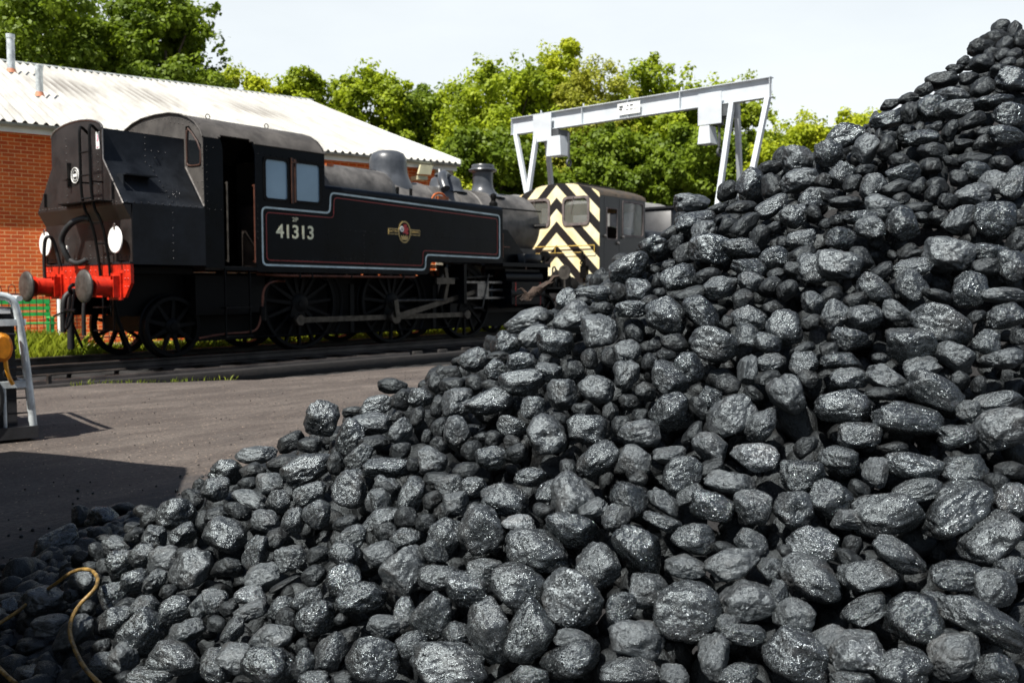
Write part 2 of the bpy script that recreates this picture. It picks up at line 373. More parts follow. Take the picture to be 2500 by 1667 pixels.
l.tube([(-.91, -.8, .45), (-.75, -.6, .9)], .012, 6); l.tube([(-.91, -.5, .6), (-.91, -.8, .88)], .010, 6)
l.build('footstep', M_wheel, loco)
for y in (-.72, .72): MB().tube([(-.88, y, .95), (-.80, y, .55), (-.62, y, .12)], [.035, .03, .02], 6).build('guard_iron', M_wheel, loco)
p = MB(); p.lathe([(0.0, -.016), (.11, -.016), (.118, -.008), (.118, 0)], (-.986, .02, 2.66), 28, 'x'); pl_ = p.build('round_plate', M_iron, loco)
p = MB(); p.torus((-1.004, .02, 2.66), .108, .006, 'x', 28, 6); p.torus((-1.004, .02, 2.66), .07, .004, 'x', 24, 6); p.box((-1.006, -.03, 2.64), (-1.003, .07, 2.68)); p.build('plate_ring', M_disc, pl_)
p = MB(); p.box((-.990, -.68, 2.98), (-.986, -.585, 3.22)); lb = p.build('warning_label', M_white, loco)
p = MB(); p.prism([(-.64, 3.17), (-.62, 3.17), (-.635, 3.12), (-.62, 3.12), (-.65, 3.04), (-.64, 3.10), (-.655, 3.10)], -.993, -.9905, axis='x'); p.box((-.993, -.66, 3.0), (-.9905, -.61, 3.015)); p.build('warning_mark', M_pinkmark, lb)
# --- cab
roofp = [(-1.272, 3.245), (-1.215, 3.34), (-1.08, 3.47), (-0.90, 3.565), (-0.68, 3.635), (-0.40, 3.685), (0, 3.70), (0.40, 3.685), (0.68, 3.635), (0.90, 3.565), (1.08, 3.47), (1.215, 3.34), (1.272, 3.245)]
for s in (-1, 1):
    cs = MB(); a, bb_ = s*HW, s*(HW-.02)
    cs.prism([(0.28, 1.33), (0.60, 1.33), (0.60, 3.10), (0.585, 3.19), (0.555, 3.25), (0.28, 3.25)], a, bb_)
    cs.prism([(1.18, 1.28), (2.54, 1.28), (2.54, 2.42), (1.18, 2.42)], a, bb_)
    cs.prism([(1.18, 2.42), (1.35, 2.42), (1.35, 3.05), (1.18, 3.05)], a, bb_)
    cs.prism([(1.79, 2.42), (1.92, 2.42), (1.92, 3.05), (1.79, 3.05)], a, bb_)
    cs.prism([(2.44, 2.42), (2.54, 2.42), (2.54, 3.05), (2.44, 3.05)], a, bb_)
    cs.prism([(1.18, 3.05), (2.54, 3.05), (2.54, 3.245), (1.12, 3.25), (1.16, 3.16)], a, bb_)
    cs.box((0.60, a, 1.30), (1.18, s*(HW-.02), 1.345))
    if s < 0: cs.rivets(line((1.24, -HW, 3.10), (2.5, -HW, 3.10), 0.115)+line((2.50, -HW, 3.02), (2.50, -HW, 2.45), .1)+line((.33, -HW, 3.1), (.56, -HW, 3.1), .1)+line((.33, -HW, 3.15), (.33, -HW, 2.2), .1)+line((.36, -HW, 2.19), (.56, -HW, 2.19), .1)+line((1.21, -HW, 2.3), (1.21, -HW, 1.4), .1)+line((2.6, -HW, 2.15), (2.6, -HW, 1.35), .08), 0.011)
    cs.build('cab_side', M_paint, loco)
# front and rear plates
w = MB()
w.prism(roofp+[(HW-.02, 1.4), (-HW+.02, 1.4)], 2.52, 2.538, axis='x')
w.build('cab_front', M_paint, loco)
w = MB()
zt = lambda y: np.interp(abs(y), [0, .4, .68, .9, 1.08, 1.215, 1.272], [3.68, 3.67, 3.62, 3.55, 3.455, 3.325, 3.23])
w.prism([(-.80, 1.4), (.80, 1.4), (.80, 3.585), (.4, 3.67), (0, 3.685), (-.4, 3.67), (-.80, 3.585)], .281, .30, axis='x')
for s in (-1, 1):
    w.prism([(s*.80, 1.4), (s*1.25, 1.4), (s*1.25, 2.24), (s*1.25, 2.82), (s*.80, 2.86)], .281, .30, axis='x')
    w.prism([(s*.80, 3.44), (s*.90, 3.44), (s*1.215, 3.12), (s*1.255, 3.12), (s*1.26, 3.235), (s*1.215, 3.33), (s*1.08, 3.46), (s*.90, 3.55), (s*.80, 3.585)], .281, .30, axis='x')
    w.prism([(s*1.20, 2.82), (s*1.255, 2.82), (s*1.255, 3.12), (s*1.20, 3.12)], .281, .30, axis='x')
w.rivets([(.281, y, zt(y)-.05) for y in np.linspace(-1.2, .8, 22)]+[(.281, y, zt(y)-.12) for y in np.linspace(-.85, -.4, 5)]+line((.281, -1.225, 3.1), (.281, -1.225, 2.3), .1)+line((.281, -1.2, 2.6), (.281, -1.0, 2.6), .1), 0.012, (-1, 0, 0))
w.build('cab_rear_plate', M_roof, loco)
wf = MB(); lo = [(.276, y, z) for y, z in ((-.83, 2.89), (-.83, 3.36), (-.88, 3.42), (-1.19, 3.11), (-1.195, 2.87), (-1.17, 2.84), (-.87, 2.85))]
wf.tube(smooth_path(lo+[lo[0]], 1), .013, 6); rw = wf.build('window_frame', M_brown, loco)
MB().prism([(-.83, 2.88), (-.83, 3.37), (-.88, 3.42), (-1.19, 3.11), (-1.19, 2.85)], .288, .292, axis='x').build('window_pane', M_dpane, rw)
# roof
r = MB()
def roofstrip(x0, x1, prof, t=0.012, mi=0):
    n = len(prof); vs = []
    for x in (x0, x1):
        vs += [(x, y, z) for y, z in prof]+[(x, y*0.99, z-t) for y, z in prof]
    fs = []
    for i in range(n-1):
        fs += [(i, i+1, 2*n+i+1, 2*n+i), (n+i, 3*n+i, 3*n+i+1, n+i+1), (i, n+i, n+i+1, i+1), (2*n+i, 2*n+i+1, 3*n+i+1, 3*n+i)]
    fs += [(0, 2*n, 3*n, n), (n-1, 2*n-1, 4*n-1, 3*n-1)]
    r.add(vs, fs, mi)
cut = roofp[:]; cut[0] = (-1.235, 3.31); cut[1] = (-1.20, 3.36)
cutm = roofp[:]; cutm[0] = (-1.255, 3.275); cutm[1] = (-1.215, 3.335)
roofstrip(0.26, 0.53, roofp); roofstrip(0.53, 0.58, cutm); roofstrip(0.58, 1.10, cut); roofstrip(1.10, 1.16, cutm); roofstrip(1.16, 2.56, roofp)
for x in (.85, 1.95):
    for y in (-.52,): r.torus((x, y, 3.70), .038, .008, 'y', 14, 6)
for x in (0.9, 1.5, 2.1): r.box((x, -.35, 3.685), (x+.04, .35, 3.703))
r.tube([(.26, y, z+.003) for y, z in roofp], .012, 6); r.tube([(1.16, -1.278, 3.243), (2.56, -1.278, 3.243)], .012, 6)
r.rivets([(.32, y, zt(y)+.022) for y in np.linspace(-1.1, .6, 16)]+[(x, -.95, 3.555) for x in (1.0, 1.04, 1.4, 1.44)], .011, (0, -.5, 1))
r.build('cab_roof', M_roof, loco)
# windows
for x0, x1 in ((1.35, 1.79), (1.92, 2.44)):
    wf = MB(); wf.frame(rrect(x0-.03, x1+.03, 2.39, 3.08, .05), rrect(x0+.012, x1-.012, 2.435, 3.035, .05), -HW-.014, -HW+.004); wo = wf.build('window', M_under, loco)
    MB().box((x0, -HW+.012, 2.42), (x1, -HW+.017, 3.05)).build('window_pane', M_pane, wo)
wf = MB(); wf.box((1.845, -1.30, 2.38), (1.885, -1.275, 3.10)); wf.box((1.9, -1.315, 2.40), (1.93, -1.285, 3.08)); wf.box((1.86, -1.32, 3.02), (1.96, -1.285, 3.04)); wf.build('window_shield', M_brown, loco)
# cab interior
i = MB(); i.box((0.31, -1.2, 1.30), (2.5, 1.2, 1.36)); i.box((0.31, 1.225, 1.37), (2.51, 1.245, 3.22)); i.box((2.2, -.7, 1.36), (2.51, .7, 3.2)); i.box((0.31, -1.15, 1.36), (.5, -.2, 2.0)); i.box((1.26, -1.23, 1.36), (1.28, -.75, 2.3))
i.build('cab_floor', M_inter, loco)
i = MB(); i.tube(smooth_path([(2.15, -.55, 2.9), (2.1, -.45, 2.75), (2.1, -.42, 2.5), (2.12, -.5, 2.35)], 2), .03, 8); i.torus((2.12, -.32, 2.62), .07, .016, 'x', 16, 6); i.torus((2.12, -.2, 2.3), .09, .016, 'x', 16, 6); i.tube([(1.5, -.9, 1.9), (1.75, -.9, 2.25)], .016, 6)
i.box((2.1, -.6, 2.05), (2.18, -.5, 2.2)); i.box((2.1, -.42, 2.08), (2.18, -.34, 2.2))
i.build('cab_pipework', M_copper, loco)
for x, m_ in ((0.645, M_rod), (1.13, M_copper)):
    hr = MB(); hr.tube([(x, -1.295, 1.42), (x, -1.295, 2.62)], .012, 8); hr.cyl((x, -1.295, 2.60), (x, -1.26, 2.60), .016, n=8); hr.cyl((x, -1.295, 1.44), (x, -1.26, 1.44), .016, n=8); hr.build('handrail', m_, loco)
# --- side tanks
for s in (-1, 1):
    t = MB()
    def TP(y): return [(2.541, 1.275), (4.93, 1.275), (4.99, 1.29), (5.03, 1.33), (5.05, 1.40), (5.07, 1.49), (5.12, 1.52), (7.20, 1.53), (7.20, 2.60), (2.541, 2.66)]
    t.prism(TP(0), s*HW, s*.80)
    # rounded top edge
    n = 5
    for k in range(n):
        a0, a1 = PI/2*k/n, PI/2*(k+1)/n
        y0 = s*(HW-.10+.10*math.cos(a0)); y1 = s*(HW-.10+.10*math.cos(a1)); z0 = .09*math.sin(a0); z1 = .09*math.sin(a1)
        t.add([(2.541, y0, 2.66+z0), (7.2, y0, 2.60+z0), (7.2, y1, 2.60+z1), (2.541, y1, 2.66+z1)], [(0, 1, 2, 3)])
    t.add([(2.541, s*(HW-.10), 2.75), (7.2, s*(HW-.10), 2.69), (7.2, s*.8, 2.69), (2.541, s*.8, 2.75)], [(0, 1, 2, 3)])
    t.prism([(s*HW, 2.60), (s*(HW-.03), 2.66), (s*(HW-.10), 2.69), (s*.8, 2.69), (s*.8, 2.60)], 7.19, 7.2, axis='x')
    if s < 0:
        pts = line((2.7, -HW, 2.655), (7.15, -HW, 2.595), .06)
        for z in (1.98, 1.50): pts += line((2.75, -HW, z+.02), (7.1, -HW, z), .115)
        for x in (3.4, 4.25, 5.6, 6.4): pts += line((x, -HW, 2.0), (x, -HW, 1.45), .07)
        pts += line((2.6, -HW, 1.31), (4.9, -HW, 1.31), .05)+line((5.1, -HW, 1.56), (7.15, -HW, 1.56), .05)+line((7.16, -HW, 2.5), (7.16, -HW, 1.65), .09)+line((1.4, -HW, 1.47), (2.5, -HW, 1.47), .11)
        t.rivets(pts, .0125)
    t.build('side_tank', M_paint, loco)
    v = MB(); v.box((7.2, s*HW, 1.50), (8.85, s*.62, 1.53)); v.box((7.2, s*(HW+.005), 1.47), (8.85, s*(HW-.02), 1.55)); v.box((8.85, s*1.2, 1.0), (9.70, s*.62, 1.04)); v.box((8.83, s*1.2, 1.0), (8.86, s*.62, 1.5)); v.build('running_plate', M_paint, loco)
# lining
def ribbon(path, w, y, m, name):
    P = [np.array(p) for p in path]; n = len(P); vs = []; fs = []
    for i in range(n):
        a, b_, c_ = P[i-1], P[i], P[(i+1) % n]
        d1 = (b_-a)/np.linalg.norm(b_-a); d2 = (c_-b_)/np.linalg.norm(c_-b_)
        n1 = np.array([-d1[1], d1[0]]); n2 = np.array([-d2[1], d2[0]]); nn = n1+n2; nn = nn/np.dot(nn, nn)*2
        for s in (-.5, .5): q = b_+nn*w*s; vs.append((q[0], y, q[1]))
    for i in range(n): j = (i+1) % n; fs.append((2*i, 2*i+1, 2*j+1, 2*j))
    # give it thickness
    o = len(vs); vs += [(a, y+.003, c) for a, b, c in vs]; fs += [(2*i+o, 2*((i+1) % n)+o, 2*((i+1) % n)+1+o, 2*i+1+o) for i in range(n)]
    mb = MB(); mb.add(vs, fs); return mb.build(name, m, loco, smooth=0)
def rounded(pts, r):
    out = []; n = len(pts)
    for i in range(n):
        a, b_, c_ = [np.array(pts[k]) for k in ((i-1) % n, i, (i+1) % n)]
        d1 = (a-b_)/np.linalg.norm(a-b_); d2 = (c_-b_)/np.linalg.norm(c_-b_)
        p0, p1 = b_+d1*r, b_+d2*r
        for t in np.linspace(0, 1, 6): out.append((1-t)**2*p0+2*t*(1-t)*b_+t*t*p1)
    return out
LN = [(1.285, 1.39), (1.285, 2.285), (2.64, 2.275), (2.66, 2.615), (7.095, 2.50), (7.095, 1.63), (4.93, 1.645), (4.915, 1.365)]
ribbon(rounded(LN, .09), .030, -HW-.006, M_line, 'lining')
d_ = .075
LR = [(1.285+d_, 1.39+d_), (1.285+d_, 2.285-d_), (2.64+d_, 2.275-d_), (2.66+d_, 2.615-d_), (7.095-d_, 2.50-d_), (7.095-d_, 1.63+d_), (4.93-d_, 1.645+d_), (4.915-d_, 1.365+d_)]
ribbon(rounded(LR, .07), .016, -HW-.006, M_lred, 'red_lining')
text_obj('cab_number', '41313', M_cream, loco, 1.54, 2.29, 1.82, 2.04, -HW-.004, bold=.018)
text_obj('power_class', '2P', M_cream, loco, 1.86, 1.98, 2.095, 2.16, -HW-.004, bold=.010)
# crest
cx, cz = 4.375, 2.04; yy = -HW-.004
def ell(rx, rz, n=32): return [(cx+rx*math.cos(2*PI*k/n), cz+rz*math.sin(2*PI*k/n)) for k in range(n)]
k_ = MB(); k_.prism(ell(.155, .20), yy, yy-.004); k_.prism([(cx-.40, cz-.055), (cx+.40, cz-.055), (cx+.40, cz+.055), (cx-.40, cz+.055)], yy+.002, yy-.002); cr = k_.build('crest', M_gold, loco, smooth=0)
k_ = MB(); k_.prism(ell(.13, .175), yy-.004, yy-.006); k_.prism([(cx-.385, cz-.038), (cx-.16, cz-.038), (cx-.16, cz+.038), (cx-.385, cz+.038)], yy-.002, yy-.0045); k_.prism([(cx+.16, cz-.038), (cx+.385, cz-.038), (cx+.385, cz+.038), (cx+.16, cz+.038)], yy-.002, yy-.0045); k_.build('crest_field', M_paint, cr, smooth=0)
k_ = MB()
lion = [(-.05, -.03), (-.03, .05), (-.06, .08), (-.02, .10), (-.03, .14), (.02, .12), (.03, .15), (.05, .12), (.04, .07), (.08, .09), (.10, .04), (.06, .02), (.10, -.02), (.05, -.05), (0, -.02)]
k_.prism([(cx+a+.005, cz+b_) for a, b_ in lion], yy-.006, yy-.008); k_.build('crest_lion', M_cred, cr, smooth=0)
k_ = MB(); k_.prism([(cx-.09, cz-.06), (cx-.07, cz-.145), (cx+.07, cz-.145), (cx+.09, cz-.06), (cx+.05, cz-.09), (cx+.03, cz-.05), (cx, cz-.085), (cx-.03, cz-.05), (cx-.05, cz-.09)], yy-.006, yy-.009); k_.build('crest_crown', M_gold, cr, smooth=0)
k_ = MB(); k_.torus((cx-.07, yy-.009, cz+.05), .042, .010, 'y', 20, 6, squash=.3)
for a in range(0, 180, 45): k_.tube([(cx-.07+.035*math.cos(rad(a)), yy-.009, cz+.05+.035*math.sin(rad(a))), (cx-.07-.035*math.cos(rad(a)), yy-.009, cz+.05-.035*math.sin(rad(a)))], .003, 4)
k_.build('crest_wheel', M_disc, cr)
text_obj('crest_lettering', 'BRITISH', M_gold, cr, cx-.375, cx-.175, cz-.018, cz+.02, yy-.005)
text_obj('crest_lettering', 'RAILWAYS', M_gold, cr, cx+.17, cx+.375, cz-.018, cz+.02, yy-.005)
# copper pipe under the tank
c = MB(); c.tube(smooth_path([(4.70, -1.2, 1.235), (4.62, -1.24, 1.225), (1.75, -1.24, 1.225), (1.55, -1.2, 1.235), (1.4, -.95, 1.25)], 2), .024, 10)
c.tube(smooth_path([(1.9, -1.0, 1.14), (1.6, -1.16, 1.14), (1.42, -1.2, 1.10), (1.33, -1.2, .98), (1.32, -1.2, .75), (1.25, -1.2, .42), (1.12, -1.2, .34), (.6, -1.2, .34), (.25, -1.1, .28)], 3), .018, 8)
c.build('copper_pipe', M_copper, loco)
c = MB(); c.lathe([(.03, -.12), (.05, -.1), (.05, .1), (.03, .12)], (1.32, -1.2, .62), 12); c.cyl((1.32, -1.2, .62), (1.32, -.6, .62), .03, n=8)
c.build('injector', M_under, loco)
for x in (2.0, 2.25, 3.1, 4.35): MB().box((x, -1.265, 1.19), (x+.03, -1.2, 1.27)).build('pipe_clip', M_under, loco)
# cab steps
c = MB()
for x in (.62, 1.06): c.box((x, -1.24, .28), (x+.02, -1.21, 1.3))
for z in (.28, .72): c.box((.62, -1.30, z), (1.08, -1.10, z+.02))
c.build('cab_step', M_wheel, loco)
# --- boiler
c = MB(); c.lathe([(.70, 2.3), (.735, 2.6), (.735, 5.9), (.715, 5.92), (.70, 7.3), (.72, 7.32), (.72, 9.14), (.70, 9.22), (.64, 9.28), (.45, 9.33), (0, 9.36)], (0, 0, 2.41), 56, 'x')
for x in (4.9, 5.85, 6.7, 7.34): c.torus((x, 0, 2.41), .733 if x < 6 else .714, .010, 'x', 56, 6)
c.box((7.4, -.6, 1.53), (9.2, .6, 1.9)); 
c.rivets([(x, .735*math.cos(a)*-1, 2.41+.73*math.sin(a)) for x in (7.5, 7.58) for a in np.linspace(.9, 1.6, 9)], .012, (0, -.5, .8))
c.build('boiler', M_boil, loco)
c = MB(); c.cyl((2.54, -.33, 2.78), (4.55, -.33, 2.76), .47, n=32); c.lathe([(.47, 0), (.455, .08), (.39, .18), (.25, .25), (0, .28)], (4.55, -.33, 2.76), 32, 'x')
c.cyl((2.54, .33, 2.78), (4.55, .33, 2.76), .47, n=24); c.box((2.54, -.35, 3.1), (4.55, .35, 3.245))
c.build('firebox', M_boil, loco)
c = MB(); c.box((3.05, -.55, 3.18), (3.35, -.40, 3.225)); c.box((3.15, -.6, 3.16), (3.28, -.5, 3.21)); c.build('washout_cover', M_orange, loco)
c = MB(); c.lathe([(.56, -.30), (.50, -.13), (.445, -.02), (.405, .07), (.383, .14), (.372, .22), (.37, .36), (.355, .45), (.31, .53), (.22, .575), (.10, .59), (0, .592)], (5.2, 0, 3.12), 48); c.build('dome', M_dome, loco)
c = MB(); c.lathe([(.46, -.06), (.38, .0), (.345, .08), (.335, .15), (.29, .24), (.19, .29), (0, .30)], (6.85, 0, 3.08), 40)
c.tube(smooth_path([(6.75, -.1, 3.36), (6.5, -.25, 3.36), (6.3, -.42, 3.22), (6.25, -.55, 3.02)], 3), .10, 14); c.lathe([(.17, -.01), (.18, .0), (.17, .03), (.13, .045), (0, .05)], (6.72, -.05, 3.37), 24); c.build('top_feed', M_dome, loco)
c = MB(); c.cyl((6.6, -.06, 3.42), (6.6, -.06, 3.49), .018, n=8); c.build('feed_valve', M_disc, loco)
c = MB(); c.lathe([(.50, -.10), (.36, -.04), (.27, .05), (.235, .13), (.222, .25), (.226, .45), (.25, .475), (.305, .485), (.312, .505), (.30, .53), (.25, .55), (.25, .60), (.235, .625), (.215, .625), (.205, .5), (.2, .2)], (8.06, 0, 3.10), 40); c.build('chimney', M_dome, loco)
c = MB(); c.box((5.80, -.78, 2.66), (6.10, -.70, 2.83)); c.tube(smooth_path([(5.66, -.71, 2.72), (5.74, -.74, 2.88), (6.0, -.73, 2.90), (6.14, -.74, 2.72)], 2), .022, 8); oc = c.build('clack_valve_casing', M_orange, loco)
c = MB()
for x in (4.75, 5.1): c.cyl((x, -.72, 2.68), (x, -.72, 2.92), .03, n=8)
c.tube([(6.75, -.82, 2.70), (9.25, -.70, 2.74)], .018, 8)
c.lathe([(.05, 0), (.09, .03), (.09, .12), (.05, .16), (.05, .2), (.07, .24), (.06, .3), (0, .33)], (7.25, -.98, 2.66), 12)
c.cyl((7.6, -.80, 2.5), (7.35, -1.1, 2.45), .035, n=8); c.cyl((9.0, -.72, 2.4), (9.1, -.95, 2.4), .05, n=8)
c.build('boiler_fittings', M_under, loco)
c = MB(); c.prism([(7.3, 2.25), (7.75, 2.25), (8.55, 1.54), (7.3, 1.54)], -.95, -.75); c.build('steam_pipe_casing', M_paint, loco)
c = MB(); c.bbox((8.0, -1.22, 1.54), (8.6, -.98, 1.75), .02); c.build('toolbox', M_paint, loco)
c = MB(); c.tube([(7.24, -1.24, 2.15), (7.24, -1.24, 1.65)], .012, 6); c.box((7.22, -1.26, 1.86), (7.45, -1.2, 1.88)); c.box((7.2, -1.2, 2.2), (7.26, -1.1, 2.6)); c.build('tank_pipe', M_copper, loco)
c = MB(); c.lathe([(.12, -.05), (.12, .05)], (9.0, -1.0, 1.72), 18, 'x'); c.cyl((8.9, -1.0, 1.72), (9.2, -1.0, 1.72), .03, n=8); c.box((8.5, -1.05, 1.53), (8.95, -.9, 1.6)); c.build('lubricator', M_under, loco)
# --- cylinders and motion
for s in (-1, 1):
    c = MB(); c.cyl((7.48, s*.98, .90), (8.64, s*.98, .90), .30, n=32); c.box((7.5, s*.70, .68), (8.6, s*1.27, 1.15)); c.cyl((7.42, s*1.02, 1.24), (8.7, s*1.02, 1.24), .165, n=24); c.box((7.46, s*.7, 1.15), (8.66, s*1.12, 1.42)); c.box((7.3, s*.62, .5), (8.7, s*.7, 1.5))
    c.build('cylinder', M_paint, loco)
    if s < 0:
        c = MB()
        for x in (7.62, 8.48): c.box((x, -1.276, .66), (x+.012, -1.2705, 1.14))
        c.build('cylinder_lining', M_lred, loco, smooth=0)
    yr = s*1.0
    c = MB(); c.box((6.2, s*.94, 1.12), (7.5, s*1.08, 1.16)); c.box((6.2, s*.94, .80), (7.5, s*1.08, .84)); c.build('slide_bar', M_steel, loco)
    ph = rad(-118); cr_ = .305
    pins = [(x+cr_*math.cos(ph), .762+cr_*math.sin(ph)) for x in (2.362, 4.496, 6.553)]
    c = MB()
    for (a, b_) in zip(pins[:-1], pins[1:]):
        c.box((a[0], s*.93, a[1]-.045), (b_[0], s*.965, a[1]+.045)); c.box((a[0]+.1, s*.926, a[1]-.02), (b_[0]-.1, s*.93, a[1]+.02))
    for a in pins: c.lathe([(.085, -.03), (.10, 0), (.10, .035), (.085, .06)], (a[0], s*.96-.02, a[1]), 20, 'y')
    c.build('coupling_rod', M_rod, loco)
    xh = (6.75, .98)
    pm = pins[1]; yc = s*1.03
    c = MB(); dv = np.array([xh[0]-pm[0], xh[1]-pm[1]]); L_ = np.linalg.norm(dv); dv /= L_; nv = np.array([-dv[1], dv[0]])
    c.prism([tuple(np.array(pm)+nv*.055), tuple(np.array(xh)+nv*.04), tuple(np.array(xh)-nv*.04), tuple(np.array(pm)-nv*.055)], yc-.022, yc+.022)
    c.lathe([(.12, -.05), (.13, -.03), (.13, .03), (.12, .05)], (pm[0], yc, pm[1]), 20, 'y'); c.lathe([(.07, -.04), (.07, .04)], (xh[0], yc, xh[1]), 16, 'y')
    c.build('connecting_rod', M_rod, loco)
    c = MB(); c.prism([(pm[0]-.05, pm[1]), (pm[0]+.05, pm[1]), (pm[0]+.0, pm[1]+.33), (pm[0]-.10, pm[1]+.30)], yc-.09*1.0, yc-.06) if s < 0 else c.box((pm[0]-.04, yc+.06, pm[1]), (pm[0]+.04, yc+.09, pm[1]+.3))
    rc = (5.75, 1.12)
    c.tube([(pm[0]-.05, yc-.07*1, pm[1]+.30), (rc[0], yc-.02, rc[1]-.33)], .022, 6)
    c.build('eccentric_crank', M_rod, loco)
    c = MB(); c.prism([(5.62, .78), (5.70, .74), (5.80, 1.12), (5.74, 1.42), (5.66, 1.42), (5.72, 1.1)], s*1.02, s*1.07); c.tube([(5.75, s*1.05, 1.2), (7.15, s*1.04, 1.27)], .022, 6); c.box((5.35, s*1.1, 1.10), (5.85, s*1.16, 1.22)); c.tube([(6.95, s*1.1, 1.3), (6.75, s*1.1, .62)], .02, 6); c.tube([(6.75, s*1.1, .62), (6.5, s*1.06, .62)], .016, 6)
    c.build('valve_gear', M_rod, loco)
    c = MB(); c.box((6.08, s*.66, .72), (6.16, s*1.2, 1.5)); c.box((6.0, s*.66, .45), (6.2, s*.9, .8)); c.build('motion_bracket', M_paint, loco)
    c = MB(); c.cyl((6.9, s*1.01, .98), (7.5, s*1.01, .98), .03, n=10); c.box((6.6, s*.8, .845), (6.95, s*1.1, 1.115)); c.build('piston_rod', M_steel, loco)
# --- wheels
def wheel(x, r, nsp, s, crank=None):
    yo = s*.83; yi = s*.69
    t = MB(); t.lathe([(r-.065, -.0), (r-.012, .0), (r, .012), (r+.004, .10), (r+.03, .112), (r+.03, .135), (r-.065, .14), (r-.065, 0)], (x, 0, r), 56, 'y')
    t.v = [(a, (yo-s*(b_)), c_) for a, b_, c_ in t.v]
    sp = MB()
    for k in range(nsp):
        a = 2*PI*k/nsp+.1; ca, sa = math.cos(a), math.sin(a); r0, r1 = .10, r-.06
        w0, w1 = .034, .022
        pts = [(x+ca*r0-sa*w0, r+sa*r0+ca*w0), (x+ca*r1-sa*w1, r+sa*r1+ca*w1), (x+ca*r1+sa*w1, r+sa*r1-ca*w1), (x+ca*r0+sa*w0, r+sa*r0-ca*w0)]
        sp.prism(pts, yo-s*.03, yo-s*.085)
    hub = .17 if r > .6 else .12
    sp.lathe([(0, -.01), (.05, -.01), (.055, .0), (hub*.8, .005), (hub, .02), (hub, .13), (0, .13)], (x, 0, r), 28, 'y', 0)
    n = len(sp.v); base = n-7*28
    sp.v[base:] = [(a, yo-s*b_, c_) for a, b_, c_ in sp.v[base:]]
    if crank is not None:
        px, pz = x+.305*math.cos(crank), r+.305*math.sin(crank)
        sp.cyl((px, yo-s*.02, pz), (px, s*.99, pz), .055, n=14)
        dv = np.array([px-x, pz-r]); dv /= np.linalg.norm(dv); nv = np.array([-dv[1], dv[0]]); P0 = np.array([x, r]); P1 = np.array([px, pz])
        sp.prism([tuple(P0+nv*.15), tuple(P1+nv*.09+dv*.04), tuple(P1+dv*.1), tuple(P1-nv*.09+dv*.04), tuple(P0-nv*.15)], yo-s*.005, yo-s*.10)
        # balance weight
        aa = crank+PI; arc_o = [(x+(r-.06)*math.cos(t_), r+(r-.06)*math.sin(t_)) for t_ in np.linspace(aa-.55, aa+.55, 12)]
        sp.prism(arc_o, yo-s*.02, yo-s*.09)
    wh = bpy.data.objects.new('wheel', None); COL.objects.link(wh); wh.location = (x, s*.76, r); wh.parent = loco; wh.location = Vector((x, s*.76, r))-loco.location
    def b2(mb, nm, m):
        o = mb.build(nm, m); o.parent = wh; o.location = -Vector((x, s*.76, r))
    b2(t, 'tyre', M_wheel); b2(sp, 'wheel_centre', M_wheel)
for s in (-1, 1):
    wheel(0.0, .457, 9, s); wheel(9.22, .457, 9, s)
    for x in (2.362, 4.496, 6.553): wheel(x, .762, 15, s, rad(-118))
for x, r_ in ((0, .457), (9.22, .457), (2.362, .762), (4.496, .762), (6.553, .762)): MB().cyl((x, -.76, r_), (x, .76, r_), .08, n=14).build('axle', M_under, loco)
MB().box((-.35, -.55, .38), (.35, .55, .62)).build('pony_truck', M_under, loco); MB().box((8.9, -.55, .38), (9.6, .55, .62)).build('pony_truck', M_under, loco)
c = MB()
for x in (3.1, 5.2): c.tube(smooth_path([(x, -.83, 1.2), (x+.15, -.84, .9), (x+.12, -.84, .5), (x, -.84, .25)], 1), .03, 6)
c.tube([(1.5, -.84, .24), (6.2, -.84, .24)], .014, 6); c.build('brake_gear', M_wheel, loco)
c = MB(); c.prism([(-1.2, 1.3), (-1.2, 1.05), (-1.05, .9), (1.05, .9), (1.2, 1.05), (1.2, 1.3)], 9.70, 9.74, axis='x')
for s in (-1, 1): c.lathe([(.13, 0), (.12, .3), (.06, .31), (.06, .42), (.228, .46), (.2, .49), (0, .5)], (9.74, s*.87, 1.054), 24, 'x')
c.build('front_buffer_beam', M_under, loco)
# ------------------------------------------------------------------ diesel shunter (same track, cab end towards us)
XS = 10.82
sh = thing('shunting_locomotive', 'small diesel shunter cab with yellow and black chevrons, coupled in front of the steam engine', 'shunter', (12.5, 0, 0))
def shp(x, y): p = on_plane(1240+x/5.058, 420+y/5.058, 0, XS); return p[1], p[2]
def ssp(x, y): p = on_plane(1240+x/5.058, 420+y/5.058, 1, -1.25); return p[0], p[2]
z1 = shp(640, 160)[1]; per = (shp(640, 475)[1]-shp(640, 1060)[1])/2
m, t, b_ = nt('wasp_stripe_paint'); N = t.nodes; L = t.links
def mth(op, a, b2=None, c2=None):
    n = N.new('ShaderNodeMath'); n.operation = op
    for i, q in enumerate((a, b2, c2)):
        if q is None: continue
        if isinstance(q, (int, float)): n.inputs[i].default_value = q
        else: L.new(q, n.inputs[i])
    return n.outputs[0]
tc = N.new('ShaderNodeTexCoord'); sp = N.new('ShaderNodeSeparateXYZ'); L.new(tc.outputs['Object'], sp.inputs[0])
f_ = mth('ADD', sp.outputs['Z'], mth('MULTIPLY', mth('ABSOLUTE', sp.outputs['Y']), 0.97))
tt = mth('FRACT', mth('DIVIDE', mth('SUBTRACT', z1+20*per, f_), per))
msk = mth('LESS_THAN', tt, 0.525)
nz = N.new('ShaderNodeTexNoise'); nz.inputs['Scale'].default_value = 3; nz.inputs['Detail'].default_value = 7; L.new(tc.outputs['Object'], nz.inputs['Vector'])
